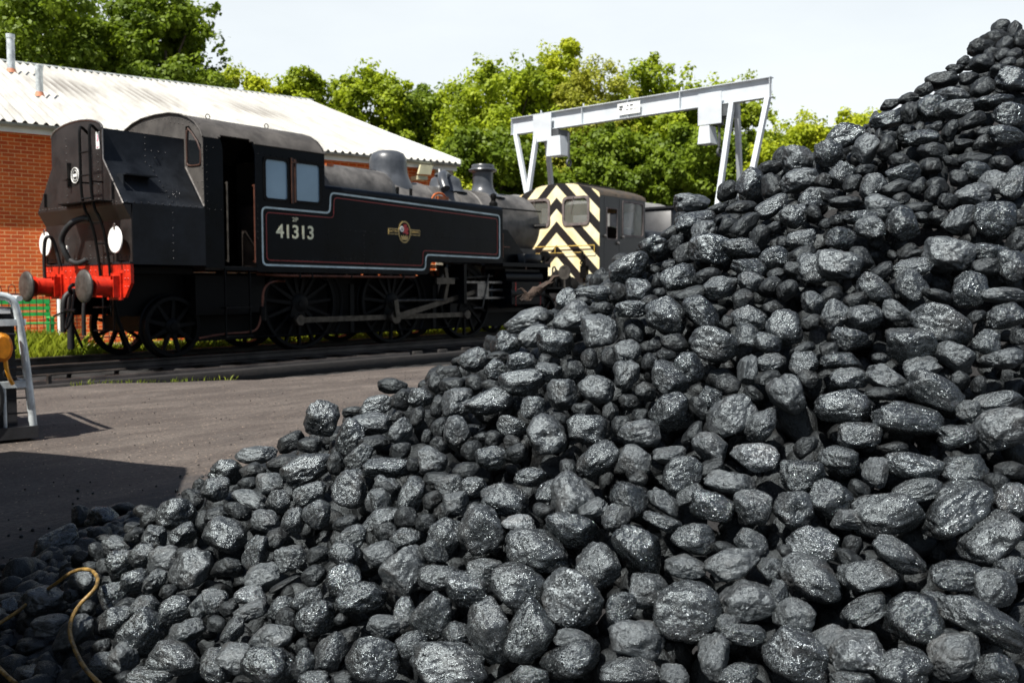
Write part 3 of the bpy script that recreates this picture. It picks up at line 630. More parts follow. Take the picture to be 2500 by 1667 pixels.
y_ = N.new('ShaderNodeValToRGB'); y_.color_ramp.elements[0].position = .35; y_.color_ramp.elements[1].position = .6; y_.color_ramp.elements[0].color = (.80, .66, .33, 1); y_.color_ramp.elements[1].color = (.86, .79, .53, 1); L.new(nz.outputs['Fac'], y_.inputs['Fac'])
mx = N.new('ShaderNodeMix'); mx.data_type = 'RGBA'; L.new(msk, mx.inputs['Factor']); mx.inputs[6].default_value = (.012, .011, .011, 1); L.new(y_.outputs['Color'], mx.inputs[7])
L.new(mx.outputs[2], b_.inputs['Base Color']); b_.inputs['Roughness'].default_value = .45
M_wasp = m
prof = [(-1.25, 1.06), (-1.25, 3.20), (-1.22, 3.28), (-1.12, 3.34), (-0.9, 3.42), (-.5, 3.52), (0, 3.56), (.5, 3.52), (.9, 3.42), (1.12, 3.34), (1.22, 3.28), (1.25, 3.20), (1.25, 1.06)]
wl = [shp(275, 310), shp(550, 650)]; wr = [shp(745, 270), shp(1040, 625)]
# y decreases to the right
la, lb_ = wl[0][0], wl[1][0]; ra, rb = wr[0][0], wr[1][0]
zt_ = (wl[0][1]+wr[0][1])/2; zb_ = (wl[1][1]+wr[1][1])/2; zt_ = min(zt_, 3.17)
if abs((la+lb_)/2+(ra+rb)/2) < .5:
    hwid = ((la-lb_)+(ra-rb))/4; cc = ((la+lb_)/2-(ra+rb)/2)/2
else: hwid, cc = .34, .65
fp = MB()
def topz(y): return np.interp(abs(y), [0, .5, .9, 1.12, 1.22, 1.25], [3.56, 3.52, 3.42, 3.34, 3.28, 3.20])
ys = [-1.25, -cc-hwid, -cc+hwid, cc-hwid, cc+hwid, 1.25]
fp.prism([(-1.25, 1.06), (1.25, 1.06), (1.25, zb_), (-1.25, zb_)], XS, XS+.02, axis='x')
for a, b2 in ((ys[0], ys[1]), (ys[2], ys[3]), (ys[4], ys[5])): fp.prism([(a, zb_), (b2, zb_), (b2, zt_), (a, zt_)], XS, XS+.02, axis='x')
top = [(y, topz(y)) for y in (1.25, 1.22, 1.12, .9, .5, 0, -.5, -.9, -1.12, -1.22, -1.25)]
fp.prism([(-1.25, zt_), (1.25, zt_)]+top, XS, XS+.02, axis='x')
fp.build('cab_end_plate', M_wasp, sh)
for c0 in (-cc, cc):
    w = MB(); o = rrect(c0-hwid-.05, c0+hwid+.05, zb_-.05, zt_+.05, .12); i = rrect(c0-hwid+.01, c0+hwid-.01, zb_+.01, zt_-.01, .10)
    w.frame(o, i, 0, 1); w.v = [((XS-.03 if b2 == 0 else XS+.005), a, c) for a, b2, c in w.v]
    w.tube([(XS-.035, c0+.05, zt_+.04), (XS-.04, c0+.15, zt_-.3)], .008, 5)
    wo = w.build('window', M_rubf, sh)
    MB().box((XS+.006, c0-hwid, zb_), (XS+.009, c0+hwid, zt_)).build('window_pane', M_spane, wo)
g = MB(); hy = [shp(215, 800)[0], shp(1085, 790)[0]]; hz = 2.03
g.tube([(XS-.06, hy[0], hz), (XS-.06, hy[1], hz)], .014, 6); g.tube([(XS-.06, hy[0], hz-.16), (XS-.06, hy[1], hz-.16)], .008, 6)
for y in (hy[0], 0, hy[1]): g.tube([(XS-.06, y, hz), (XS-.06, y, hz-.16)], .01, 6)
g.build('handrail', mat('yellow_rail', (.5, .33, .06), .5), sh)
# sides, roof
x_end = ssp(1695, 500)[0]
for s in (-1, 1):
    yy0, yy1 = s*1.25, s*1.23
    d0, d1 = ssp(1222, 640)[0], ssp(1350, 640)[0]; w0, w1 = ssp(1420, 600)[0], ssp(1668, 600)[0]
    dz0, dz1 = ssp(1285, 830)[1], ssp(1285, 450)[1]; wz0, wz1 = ssp(1540, 790)[1], ssp(1540, 385)[1]
    q = MB()
    q.prism([(XS+.02, 1.06), (x_end, 1.06), (x_end, dz0), (XS+.02, dz0)], yy0, yy1)
    zt2 = 3.21
    q.prism([(XS+.02, dz0), (d0, dz0), (d0, zt2), (XS+.02, zt2)], yy0, yy1)
    q.prism([(d0, dz1), (d1, dz1), (d1, zt2), (d0, zt2)], yy0, yy1)
    q.prism([(d1, dz0), (w0, dz0), (w0, zt2), (d1, zt2)], yy0, yy1)
    q.prism([(w0, wz1), (w1, wz1), (w1, zt2), (w0, zt2)], yy0, yy1)
    q.prism([(w1, dz0), (x_end, dz0), (x_end, zt2), (w1, zt2)], yy0, yy1)
    q.prism([(w0, dz0), (w1, dz0), (w1, wz0), (w0, wz0)], yy0, yy1)
    q.box((d0-.12, yy0*1.004, 1.1), (d0-.09, yy0, 3.18)); q.box((d1+.09, yy0*1.004, 1.1), (d1+.12, yy0, 3.18)); q.box((d1+.12, yy0*1.006, wz0-.06), (x_end, yy0, wz0-.04))
    q.build('cab_side', M_sbody, sh)
    h = MB()
    for x, z in ((ssp(1195, 790)[0], ssp(1195, 790)[1]), (ssp(1355, 880)[0], ssp(1355, 880)[1]), (ssp(1415, 805)[0], ssp(1415, 805)[1])): h.lathe([(.03, 0), (.045, -.03), (.03, -.05), (0, -.055)], (x, s*1.25, z), 12, 'y') if s < 0 else h.box((x, 1.25, z), (x+.05, 1.28, z+.05))
    h.build('door_handle', M_steel, sh)
    wf = MB(); wf.frame(rrect(w0-.03, w1+.03, wz0-.03, wz1+.03, .08), rrect(w0+.015, w1-.015, wz0+.015, wz1-.015, .07), s*1.262, s*1.245); wo = wf.build('window', M_rubf, sh)
    MB().box((w0, s*1.236, wz0), (w1, s*1.240, wz1)).build('window_pane', M_spane, wo)
    wf = MB(); wf.frame(rrect(d0-.02, d1+.02, dz0-.02, dz1+.02, .05), rrect(d0+.015, d1-.015, dz0+.015, dz1-.015, .05), s*1.258, s*1.245); wf.build('door_window', M_rubf, sh)
r = MB(); tp = [(-1.25, 3.20), (-1.22, 3.28), (-1.12, 3.34), (-0.9, 3.42), (-.5, 3.52), (0, 3.56), (.5, 3.52), (.9, 3.42), (1.12, 3.34), (1.22, 3.28), (1.25, 3.20)]
r2 = r; roofstrip(XS+.021, x_end+.04, [(y*1.003, z+.004) for y, z in tp], .02)
r.box((XS+.1, -.55, 3.5), (x_end-.3, .55, 3.555)); r.box((XS+.7, -1.24, 3.24), (XS+.78, -1.1, 3.27))
r.build('cab_roof', mat('shunter_roof', (.03, .028, .026), .6, vary=.4, scale=4, col2=(.085, .06, .035)), sh)
i = MB(); i.box((XS+.1, -1.2, 1.5), (x_end-.1, 1.2, 1.55))
for y0, y1, zz0, zz1 in ((-1.2, 1.2, 1.55, 2.22), (-1.2, 1.2, 2.95, 3.25), (-.12, .12, 2.22, 2.95), (-1.2, -.95, 2.22, 2.95), (.95, 1.2, 2.22, 2.95)): i.box((x_end-.06, y0, zz0), (x_end-.03, y1, zz1))
i.box((x_end-1.1, -.6, 1.55), (x_end-.1, .6, 2.05)); i.box((XS+.5, -.9, 1.55), (XS+.8, -.5, 2.1)); i.cyl((x_end-.7, -.9, 1.6), (x_end-.7, -.9, 2.35), .05, n=8)
i.build('cab_interior', M_cabin, sh)
h = MB(); h.prism([(-.62, 1.2), (-.62, 2.35), (-.45, 2.55), (-.2, 2.62), (.2, 2.62), (.45, 2.55), (.62, 2.35), (.62, 1.2)], x_end, x_end+3.6, axis='x'); h.prism([(-1.2, 1.06), (-1.2, 1.9), (1.2, 1.9), (1.2, 1.06)], x_end+.4, x_end+2.2, axis='x')
h.bbox((x_end+.05, -1.2, 2.0), (x_end+.75, -.66, 2.45), .12)
h.build('bonnet', M_sbody, sh)
f = MB(); f.box((XS-.02, -1.22, .95), (x_end+3.8, 1.22, 1.055)); f.box((XS+.1, -.6, .4), (x_end+3.6, .6, .94)); f.build('frame', M_under, sh)
f = MB(); f.prism([(-1.15, .55), (1.15, .55), (1.15, .90), (-1.15, .90)], XS-.06, XS-.021, axis='x')
for s in (-1, 1): f.lathe([(.15, 0), (.13, -.25), (.06, -.26), (.06, -.38), (.2, -.40), (.2, -.42), (0, -.43)], (XS-.06, s*.87, 1.0), 20, 'x')
f.build('buffer_beam', M_sbody, sh)
for x in (XS+1.0, XS+2.9):
    for s in (-1, 1):
        w = MB(); w.lathe([(0, -.06), (.15, -.06), (.15, -.03), (.44, -.02), (.50, -.05), (.54, -.05), (.54, .06), (0, .06)], (x, s*.78, .54), 32, 'y'); w.build('wheel', M_wheel, sh)
f = MB(); f.box((XS-.12, -.95, 1.25), (XS-.01, -.78, 1.55)); f.tube([(XS-.08, -.85, 1.5), (XS-.1, -.83, 1.9)], .03, 8); f.torus((XS-.12, -.86, 1.62), .06, .02, 'x', 14, 6); f.build('jumper_box', M_under, sh)
MB().box((XS-.05, -1.1, .92), (XS-.022, .2, 1.10)).build('yellow_plate', mat('yellow_paint', (.75, .42, .05), .5), sh)
# lamp disc and bracket on the front of the steam engine
dpos = at_depth(1378, 665, 20.6)
d = MB(); d.lathe([(0, -.01), (.16, -.01), (.16, .01), (0, .01)], tuple(dpos), 28, 'x'); d.box((dpos[0]-.02, dpos[1]-.03, dpos[2]+.10), (dpos[0]-.012, dpos[1]+.03, dpos[2]+.135)); d.box((dpos[0], dpos[1]-.02, 1.02), (dpos[0]+.02, dpos[1]+.02, dpos[2])); d.build('front_lamp_disc', M_bufhead, loco)
d = MB(); d.tube(smooth_path([(9.5, -.95, 1.04), (9.5, -.95, 1.5), (9.5, -.85, 1.5), (9.5, -.85, 1.3)], 2), .02, 8); d.build('front_pipe', M_rubber, loco)

# ------------------------------------------------------------------ gantry crane
gz = -0.1
gA = at_depth(1252, 306, 30.5); gB = at_depth(1884, 219, 24.5)      # beam centre line ends
zc_ = (gA[2]+gB[2])/2; gA[2] = gB[2] = zc_
gan = thing('gantry_crane', 'pale grey steel gantry crane with two hoists, spanning behind the engines', 'gantry crane', (gA[0], gA[1], gz))
GD = (gB-gA); GL = np.linalg.norm(GD[:2]); GD = GD/GL; GN = np.array([GD[1], -GD[0], 0.0])
if np.dot(GN, CAM-gA) < 0: GN = -GN            # towards the camera
def GP(s, n, z): return tuple(np.array([gA[0], gA[1], 0])+GD*s+GN*n+np.array([0, 0, z]))
def gbox(mb, s0, s1, n0, n1, z0, z1):
    vs = [GP(s, n, z) for z in (z0, z1) for s, n in ((s0, n0), (s1, n0), (s1, n1), (s0, n1))]
    mb.add(vs, [(3, 2, 1, 0), (4, 5, 6, 7), (0, 1, 5, 4), (1, 2, 6, 5), (2, 3, 7, 6), (3, 0, 4, 7)])
bm_ = MB(); hb = .25
gbox(bm_, 0, GL, -.008, .008, zc_-hb, zc_+hb); gbox(bm_, 0, GL, -.11, .11, zc_+hb, zc_+hb+.02); gbox(bm_, 0, GL, -.11, .11, zc_-hb-.02, zc_-hb)
for s in (.02, 2.9, 4.6, GL-.02, GL-2.75): gbox(bm_, s-.008, s+.008, .009, .10, zc_-hb, zc_+hb)
for s in (1.2, 2.9, 4.6, GL-2.75): gbox(bm_, s-.02, s+.02, -.35, -.0, zc_+hb+.04, zc_+hb+.07); gbox(bm_, s-.02, s+.02, -.03, .0, zc_+hb+.02, zc_+hb+.14)
bm_.build('beam', M_gantry, gan)
def gs(px):   # position along the beam seen at pixel column px
    best = min(np.linspace(-.5, GL+.5, 600), key=lambda s: abs(projx(GP(s, 0, zc_))-px)); return float(best)
def projx(p):
    d = np.array(p)-CAM; return 1250+FPX*np.dot(d, R2)/np.dot(d, Fv)
def bar(name, p, q, w=.09):
    mb = MB(); P, Q = Vector(p), Vector(q); d = (Q-P).normalized(); X = Vector(tuple(GD)); X = (X-d*X.dot(d)).normalized(); Y = d.cross(X)
    vs = [P+X*a*w+Y*b2*w for a, b2 in ((-.5, -.5), (.5, -.5), (.5, .5), (-.5, .5))]+[Q+X*a*w+Y*b2*w for a, b2 in ((-.5, -.5), (.5, -.5), (.5, .5), (-.5, .5))]
    mb.add(vs, [(3, 2, 1, 0), (4, 5, 6, 7), (0, 1, 5, 4), (1, 2, 6, 5), (2, 3, 7, 6), (3, 0, 4, 7)]); return mb.build(name, M_gantry, gan, smooth=0)
def legto(ptop, px1, py1, n):
    """leg from a top point so that it passes the pixel (px1,py1) in the vertical plane offset n"""
    P = np.array(ptop); d = ray(px1, py1)
    # intersect the ray with the vertical plane through the beam at offset growing to n at the ground
    base = np.array(GP(0, n*.75, 0)); t_ = np.dot(base-CAM, GN)/np.dot(d, GN); Q = CAM+d*t_
    k = (P[2]-gz)/(P[2]-Q[2]); return tuple(P+(Q-P)*k)
sl0 = gs(1262); sl1 = gs(1314); sr1 = gs(1790); sr0 = gs(1877)
F1 = legto(GP(sl0, .05, zc_-hb), 1286.5, 470, .9)
for tops, a, b2, nn in (((sl0, .05), 1286.5, 470, .9), ((sl1, .05), 1290, 470, .9), ((gs(1331), -.05), 1346, 455, -1.1), ((sr1, .05), 1753.5, 494, .9), ((sr0, .05), 1838.5, 412, .9), ((gs(1797), -.05), 1806, 432, -1.1)):
    P = GP(tops[0], tops[1], zc_-hb); Q = legto(P, a, b2, nn)
    bar('leg', P, Q, .13)
# hoists
def hoist(px0, px1, zt2, zb2, hx0, hx1, hz0, hz1, side):
    s0, s1 = gs(px0), gs(px1); h = thing('hoist', None, None); h.parent = gan; h.location = Vector(GP((s0+s1)/2, 0, zc_))-Vector(gan.location)
    mb = MB(); gbox(mb, s0, s1, .16, .18, zt2, zb2); gbox(mb, s0+.05, s1-.05, -.48, .16, zc_+hb+.03, zc_+hb+.06) if False else None; mb.build('trolley_plate', M_gantry, h, smooth=0)
    mb = MB(); gbox(mb, s0+.1, s1+.25, -.45, .12, zc_-hb-.35, zc_-hb-.05); sm = (s0+s1)/2+side*.35; mb.cyl(GP(sm, 0, zc_-hb-.1), GP(sm, 0, hz1), .12, n=12); mb.build('hoist_motor', M_hoist, h)
    mb = MB(); a, b2 = gs(hx0), gs(hx1)
    vs = [GP(a+.03, -.18, hz1), GP(b2-.07, -.18, hz1), GP(b2-.07, .18, hz1), GP(a+.03, .18, hz1), GP(a, -.22, hz0), GP(b2, -.22, hz0), GP(b2, .22, hz0), GP(a, .22, hz0)]
    mb.add(vs, [(0, 1, 2, 3), (7, 6, 5, 4), (0, 4, 5, 1), (1, 5, 6, 2), (2, 6, 7, 3), (3, 7, 4, 0)]); mb.build('hook_block', M_gantry, h, smooth=0)
    mb = MB(); mb.tube([GP(b2+.15, 0, zc_-hb-.2), GP(b2+.15, 0, hz0-.1)], .04, 6); mb.torus(GP(b2+.15, 0, hz0-.25), .10, .035, 'y', 14, 6); mb.build('chain', M_hoist, h)
dl = 29.6; dr = 25.4
zat = lambda y, d: at_depth(1250, y, d)[2]
hoist(1310, 1354, zat(281, dl), zat(347, dl), 1344, 1380, zat(385, dl), zat(338, dl), 1)
hoist(1713, 1769, zat(225, dr), zat(302, dr), 1714, 1745, zat(348, dr), zat(304, dr), .6)
sg = MB(); s0, s1 = gs(1513), gs(1568); gbox(sg, s0, s1, .115, .125, zc_-.17, zc_+.17); so = sg.build('load_sign', M_white, gan, smooth=0)
sg = MB(); W_ = s1-s0
def gq(a0, a1, z0, z1): gbox(sg, s0+W_*a0, s0+W_*a1, .126, .129, zc_-.17+.34*z0, zc_-.17+.34*z1)
gq(.05, .22, .45, .55); gq(.08, .25, .6, .8); gq(.12, .2, .38, .45); gq(.42, .5, .68, .82); gq(.56, .7, .68, .82); gq(.38, .5, .36, .44); gq(.55, .68, .36, .44); gq(.72, .92, .40, .44)
sg.build('sign_writing', M_hoist, so, smooth=0)

# ------------------------------------------------------------------ brick shed
BE = at_depth(1105, 392, 24.5)
bd = R2*.804+FH*.595; bd[2] = 0; bd /= np.linalg.norm(bd)
bn = np.array([-bd[1], bd[0], 0])
if np.dot(bn, BE-CAM) < 0: bn = -bn                     # away from camera
ang = math.atan2(bd[1], bd[0]); ZE = BE[2]
shed = thing('brick_shed', 'red brick engine shed with white corrugated roof and two flues, behind the steam engine', 'building', (BE[0], BE[1], -0.12)); shed.rotation_euler = (0, 0, ang)
def loc(p):       # world -> shed frame
    d = np.array(p)-np.array([BE[0], BE[1], -0.12]); return np.array([np.dot(d[:2], bd[:2]), np.dot(d[:2], bn[:2]), d[2]])
HE = ZE+0.12; RW = 9.4; HR = HE+3.13
def lbuild(mb, name, m, p=shed, smooth=30):
    o = mb.build(name, m, None, smooth); o.parent = p; return o
m, t, b_ = nt('red_brick'); N = t.nodes; L = t.links
tc = N.new('ShaderNodeTexCoord'); sp = N.new('ShaderNodeSeparateXYZ'); cb = N.new('ShaderNodeCombineXYZ'); L.new(tc.outputs['Object'], sp.inputs[0])
ad = N.new('ShaderNodeMath'); ad.operation = 'ADD'; L.new(sp.outputs['X'], ad.inputs[0]); L.new(sp.outputs['Y'], ad.inputs[1])
L.new(ad.outputs[0], cb.inputs['X']); L.new(sp.outputs['Z'], cb.inputs['Y'])
br = N.new('ShaderNodeTexBrick'); L.new(cb.outputs[0], br.inputs['Vector']); br.inputs['Scale'].default_value = 1
for k, v in (('Brick Width', .225), ('Row Height', .0765), ('Mortar Size', .0075), ('Mortar Smooth', .25), ('Bias', .0)): br.inputs[k].default_value = v
br.inputs['Color1'].default_value = (.78, .135, .016, 1); br.inputs['Color2'].default_value = (.60, .080, .012, 1); br.inputs['Mortar'].default_value = (.85, .47, .20, 1)
nz = N.new('ShaderNodeTexNoise'); nz.inputs['Scale'].default_value = 1.3; nz.inputs['Detail'].default_value = 8; L.new(tc.outputs['Object'], nz.inputs['Vector'])
hs = N.new('ShaderNodeHueSaturation'); mr = N.new('ShaderNodeMapRange'); mr.inputs['To Min'].default_value = .55; mr.inputs['To Max'].default_value = 1.4; L.new(nz.outputs['Fac'], mr.inputs['Value']); L.new(mr.outputs['Result'], hs.inputs['Value']); L.new(br.outputs['Color'], hs.inputs['Color']); L.new(hs.outputs['Color'], b_.inputs['Base Color'])
b_.inputs['Roughness'].default_value = .85; bp = N.new('ShaderNodeBump'); bp.inputs['Strength'].default_value = .5; bp.inputs['Distance'].default_value = .01; inv = N.new('ShaderNodeMath'); inv.operation = 'SUBTRACT'; inv.inputs[0].default_value = 1; L.new(br.outputs['Fac'], inv.inputs[1]); L.new(inv.outputs[0], bp.inputs['Height']); L.new(bp.outputs['Normal'], b_.inputs['Normal'])
M_brick = m
w = MB(); w.box((-22, .0, -.3), (-.55, .3, HE-.05)); w.box((-.3, .3, -.3), (-.02, 2*RW-.3, HE-.05)); w.box((-22, 2*RW-.3, -.3), (-.02, 2*RW, HE-.05)); w.box((-22, .3, -.3), (-21.7, 2*RW-.3, HE-.05))
w.prism([(.3, HE-.05), (2*RW-.3, HE-.05), (RW, HR-.15)], -.3, -.02, axis='x')
lbuild(w, 'brick_wall', M_brick)
q = MB(); q.box((-.55, -.03, -.3), (-.0, .3, HE-.02)); lbuild(q, 'quoin', M_stone)
# roof, corrugated
NP = 118; PX = .19; per_ = 8; rows = 14
for side in (0, 1):
    nx = NP*per_+1; vs = np.zeros((rows+1, nx, 3)); xs = .06-np.arange(nx)*PX/per_
    for j in range(rows+1):
        s = j/rows; yy_ = (-.35+(RW+.35)*s); zz = HE+(HR-HE)*(yy_/RW) if True else 0
        y = yy_ if side == 0 else 2*RW-yy_
        vs[j, :, 0] = xs; vs[j, :, 1] = y; vs[j, :, 2] = zz+(.040)*np.cos(2*PI*(xs-.06)/PX)+.012*(np.floor(s*4.99)*0-((s*4) % 1)*0)
    idx = np.arange((rows+1)*nx).reshape(rows+1, nx)
    fs = np.stack([idx[:-1, :-1], idx[:-1, 1:], idx[1:, 1:], idx[1:, :-1]], -1).reshape(-1, 4)
    me = bpy.data.meshes.new('roof'); me.from_pydata(vs.reshape(-1, 3).tolist(), [], fs.tolist())
    ca = me.color_attributes.new('stain', 'FLOAT_COLOR', 'POINT'); st = np.zeros(((rows+1)*nx, 4))
    V = vs.reshape(-1, 3)
    if side == 0:
        n_ = np.cross(bd, bn+np.array([0, 0, (HR-HE)/RW])); p0 = BE
        for (c1, c2) in (((107, 187), (222, 234)), ((283, 211), (430, 258)), ((548, 247), (700, 292))):
            A = loc(on_pl(*c1, p0, n_)); B_ = loc(on_pl(*c2, p0, n_))
            top_y, bot_y = max(A[1], B_[1]), min(A[1], B_[1]); xm = (A[0]+B_[0])/2
            dx = (V[:, 0]-xm)/.75; dy = (V[:, 1]-(top_y+bot_y)/2)/((top_y-bot_y)/2+.3)
            k = np.clip(1.4-np.sqrt(dx**2*1.0+dy**2), 0, 1); st[:, 0] = np.maximum(st[:, 0], k)
    valley = .5-.5*np.cos(2*PI*(V[:, 0]-.06)/PX); st[:, 0] *= (.15+.85*valley); st[:, 3] = 1
    ca.data.foreach_set('color', st.reshape(-1).astype(np.float32))
    if 'M_cor' not in globals():
        M_cor, t, b_ = nt('white_corrugated_sheet'); N = t.nodes; L = t.links
        at = N.new('ShaderNodeAttribute'); at.attribute_name = 'stain'; sp = N.new('ShaderNodeSeparateColor'); L.new(at.outputs['Color'], sp.inputs[0])
        tc = N.new('ShaderNodeTexCoord'); mp = N.new('ShaderNodeMapping'); mp.inputs['Scale'].default_value = (5, .5, .5); L.new(tc.outputs['Object'], mp.inputs['Vector'])
        nz = N.new('ShaderNodeTexNoise'); nz.inputs['Scale'].default_value = 1.5; nz.inputs['Detail'].default_value = 8; L.new(mp.outputs['Vector'], nz.inputs['Vector'])
        rp = N.new('ShaderNodeValToRGB'); rp.color_ramp.elements[0].position = .3; rp.color_ramp.elements[0].color = (.30, .29, .262, 1); rp.color_ramp.elements[1].position = .6; rp.color_ramp.elements[1].color = (.45, .445, .41, 1); L.new(nz.outputs['Fac'], rp.inputs['Fac'])
        mx = N.new('ShaderNodeMix'); mx.data_type = 'RGBA'; L.new(sp.outputs[0], mx.inputs['Factor']); L.new(rp.outputs['Color'], mx.inputs[6]); mx.inputs[7].default_value = (.085, .07, .055, 1); L.new(mx.outputs[2], b_.inputs['Base Color']); b_.inputs['Roughness'].default_value = .6
    me.materials.append(M_cor); me.shade_smooth()
    o = bpy.data.objects.new('roof', me); COL.objects.link(o); o.parent = shed
q = MB(); q.prism([(RW-.22, HR-.05), (RW, HR+.04), (RW+.22, HR-.05)], -22, .28, axis='x'); lbuild(q, 'ridge_capping', M_gutter)
q = MB(); q.prism([(-.36, HE-.17), (-.36, HE-.02), (RW, HR-.03), (2*RW+.36, HE-.02), (2*RW+.36, HE-.17), (RW, HR-.2)], .0, .03, axis='x'); q.box((-22, -.20, HE-.30), (.0, -.17, HE-.14)); q.box((-22, -.17, HE-.16), (.0, 0, HE-.14)); lbuild(q, 'fascia', M_white)
q = MB(); 
n = 8; pr = [(-.30+.075*math.cos(a), HE-.13+.075*math.sin(a)) for a in np.linspace(PI, 2*PI, n)]+[(-.235, HE-.13), (-.365, HE-.13)]
q.prism(pr, -22, .02, axis='x'); lbuild(q, 'gutter', M_gutter)
dp = loc(at_depth(139, 560, 18.9)); dpx = dp[0]
q = MB(); q.tube(smooth_path([(dpx, -.29, HE-.2), (dpx, -.29, HE-.45), (dpx, -.1, HE-.6), (dpx, -.08, HE-.8), (dpx, -.08, .0)], 1), .055, 12)
for z in (.6, 1.6): q.lathe([(.068, 0), (.068, .06)], (dpx, -.08, z), 12)
lbuild(q, 'downpipe', M_white)
for base, topy, wpx in (((28, 177), 86, 18), ((97, 235), 162, 17)):
    n_ = np.cross(bd, bn+np.array([0, 0, (HR-HE)/RW])); P = on_pl(*base, BE, n_); dep = np.dot(P-CAM, Fv); h = (base[1]-topy)/FPX*dep; r_ = wpx/FPX*dep/2; Pl = loc(P)
    q = MB(); q.lathe([(r_, -.3), (r_, h-.12), (r_*1.12, h-.10), (r_*1.12, h), (r_*.8, h), (r_*.8, h-.2)], tuple(Pl), 20); fo = lbuild(q, 'flue', M_galv)
    q = MB(); q.lathe([(r_*1.4, -.02), (r_*1.02, .09)], tuple(Pl), 20); fl = lbuild(q, 'flashing', mat('lead_terracotta', (.45, .18, .10), .7), fo)
# floodlight on the wall
Pf = on_pl(1036, 425, np.array([BE[0], BE[1], 0])-bn*.35, bn)
fl = MB(); Lf = loc(Pf); fl.prism([(-.18, -.12), (.18, -.12), (.18, .12), (-.18, .12)], 0, .08); fl.v = [(Lf[0]+a+c*.3, Lf[1]-b2*1.0+0.0, Lf[2]+c+.1) for a, b2, c in fl.v]; fl.box((Lf[0]-.2, Lf[1], Lf[2]-.15), (Lf[0]+.1, Lf[1]+.35, Lf[2]-.05)); lbuild(fl, 'floodlight', M_lampglass)

# ------------------------------------------------------------------ bench, railing
bz = -.12
def wpt(px, off, z=0):    # point at pixel column px on the vertical plane parallel to the wall, off metres in front
    P = on_pl(px, 760, np.array([BE[0], BE[1], 0])-bn*off, bn); P[2] = z; return P
b1 = wpt(121, .75); bx = -bd
bench = thing('park_bench', 'bright green slatted garden bench against the brick shed behind the railing', 'bench', tuple(b1)); bench.location.z = bz
def bpt(s, n, z): return tuple(b1+bx*s-bn*n+np.array([0, 0, z-b1[2]]))
def bb_(mb, s0, s1, n0, n1, z0, z1):
    vs = [bpt(s, n, z) for z in (z0, z1) for s, n in ((s0, n0), (s1, n0), (s1, n1), (s0, n1))]
    mb.add(vs, [(3, 2, 1, 0), (4, 5, 6, 7), (0, 1, 5, 4), (1, 2, 6, 5), (2, 3, 7, 6), (3, 0, 4, 7)])
zz = lambda y: at_depth(60, y, 17.6)[2]
q = MB()
for ya, yb in ((731, 743), (749, 758), (764, 773)): bb_(q, 0, 1.8, .02, .05, zz(yb), zz(ya))
q.build('backrest', M_green, bench)
q = MB()
for k in range(4): bb_(q, -.02, 1.8, .10+.11*k, .19+.11*k, zz(792), zz(788))
q.build('seat', M_green, bench)
for s in (.04, 1.76):
    q = MB(); bb_(q, s-.03, s+.03, .0, .04, bz, zz(735)); bb_(q, s-.03, s+.03, .46, .50, bz, zz(775)); bb_(q, s-.035, s+.035, .0, .55, zz(778), zz(774)); q.build('leg', M_green, bench)
rl = thing('railing', 'black iron hooped railing standing in the grass in front of the bench', 'railing', tuple(wpt(60, 1.6, bz)))
q = MB(); p0 = wpt(-120, 1.6); p1 = wpt(700, 1.6); D_ = p1-p0; Lr = np.linalg.norm(D_[:2]); D_ /= Lr; nb = int(Lr/.115)
for k in range(nb):
    P = p0+D_*k*.115; P[2] = 0; q.tube([tuple(P+np.array([0, 0, bz])), tuple(P+np.array([0, 0, 1.03]))], .007, 5, cap=False)
    if k % 2 == 0: q.tube([tuple(P+np.array([0, 0, 1.03])+D_*a+np.array([0, 0, h])) for a, h in ((0, 0), (.02, .05), (.0575, .07), (.095, .05), (.115, 0))], .007, 5, cap=False)
for z in (.08, .92): q.tube([tuple(p0+np.array([0, 0, z-p0[2]])), tuple(p1+np.array([0, 0, z-p1[2]]))], .012, 5)
q.build('bars', M_iron, rl)

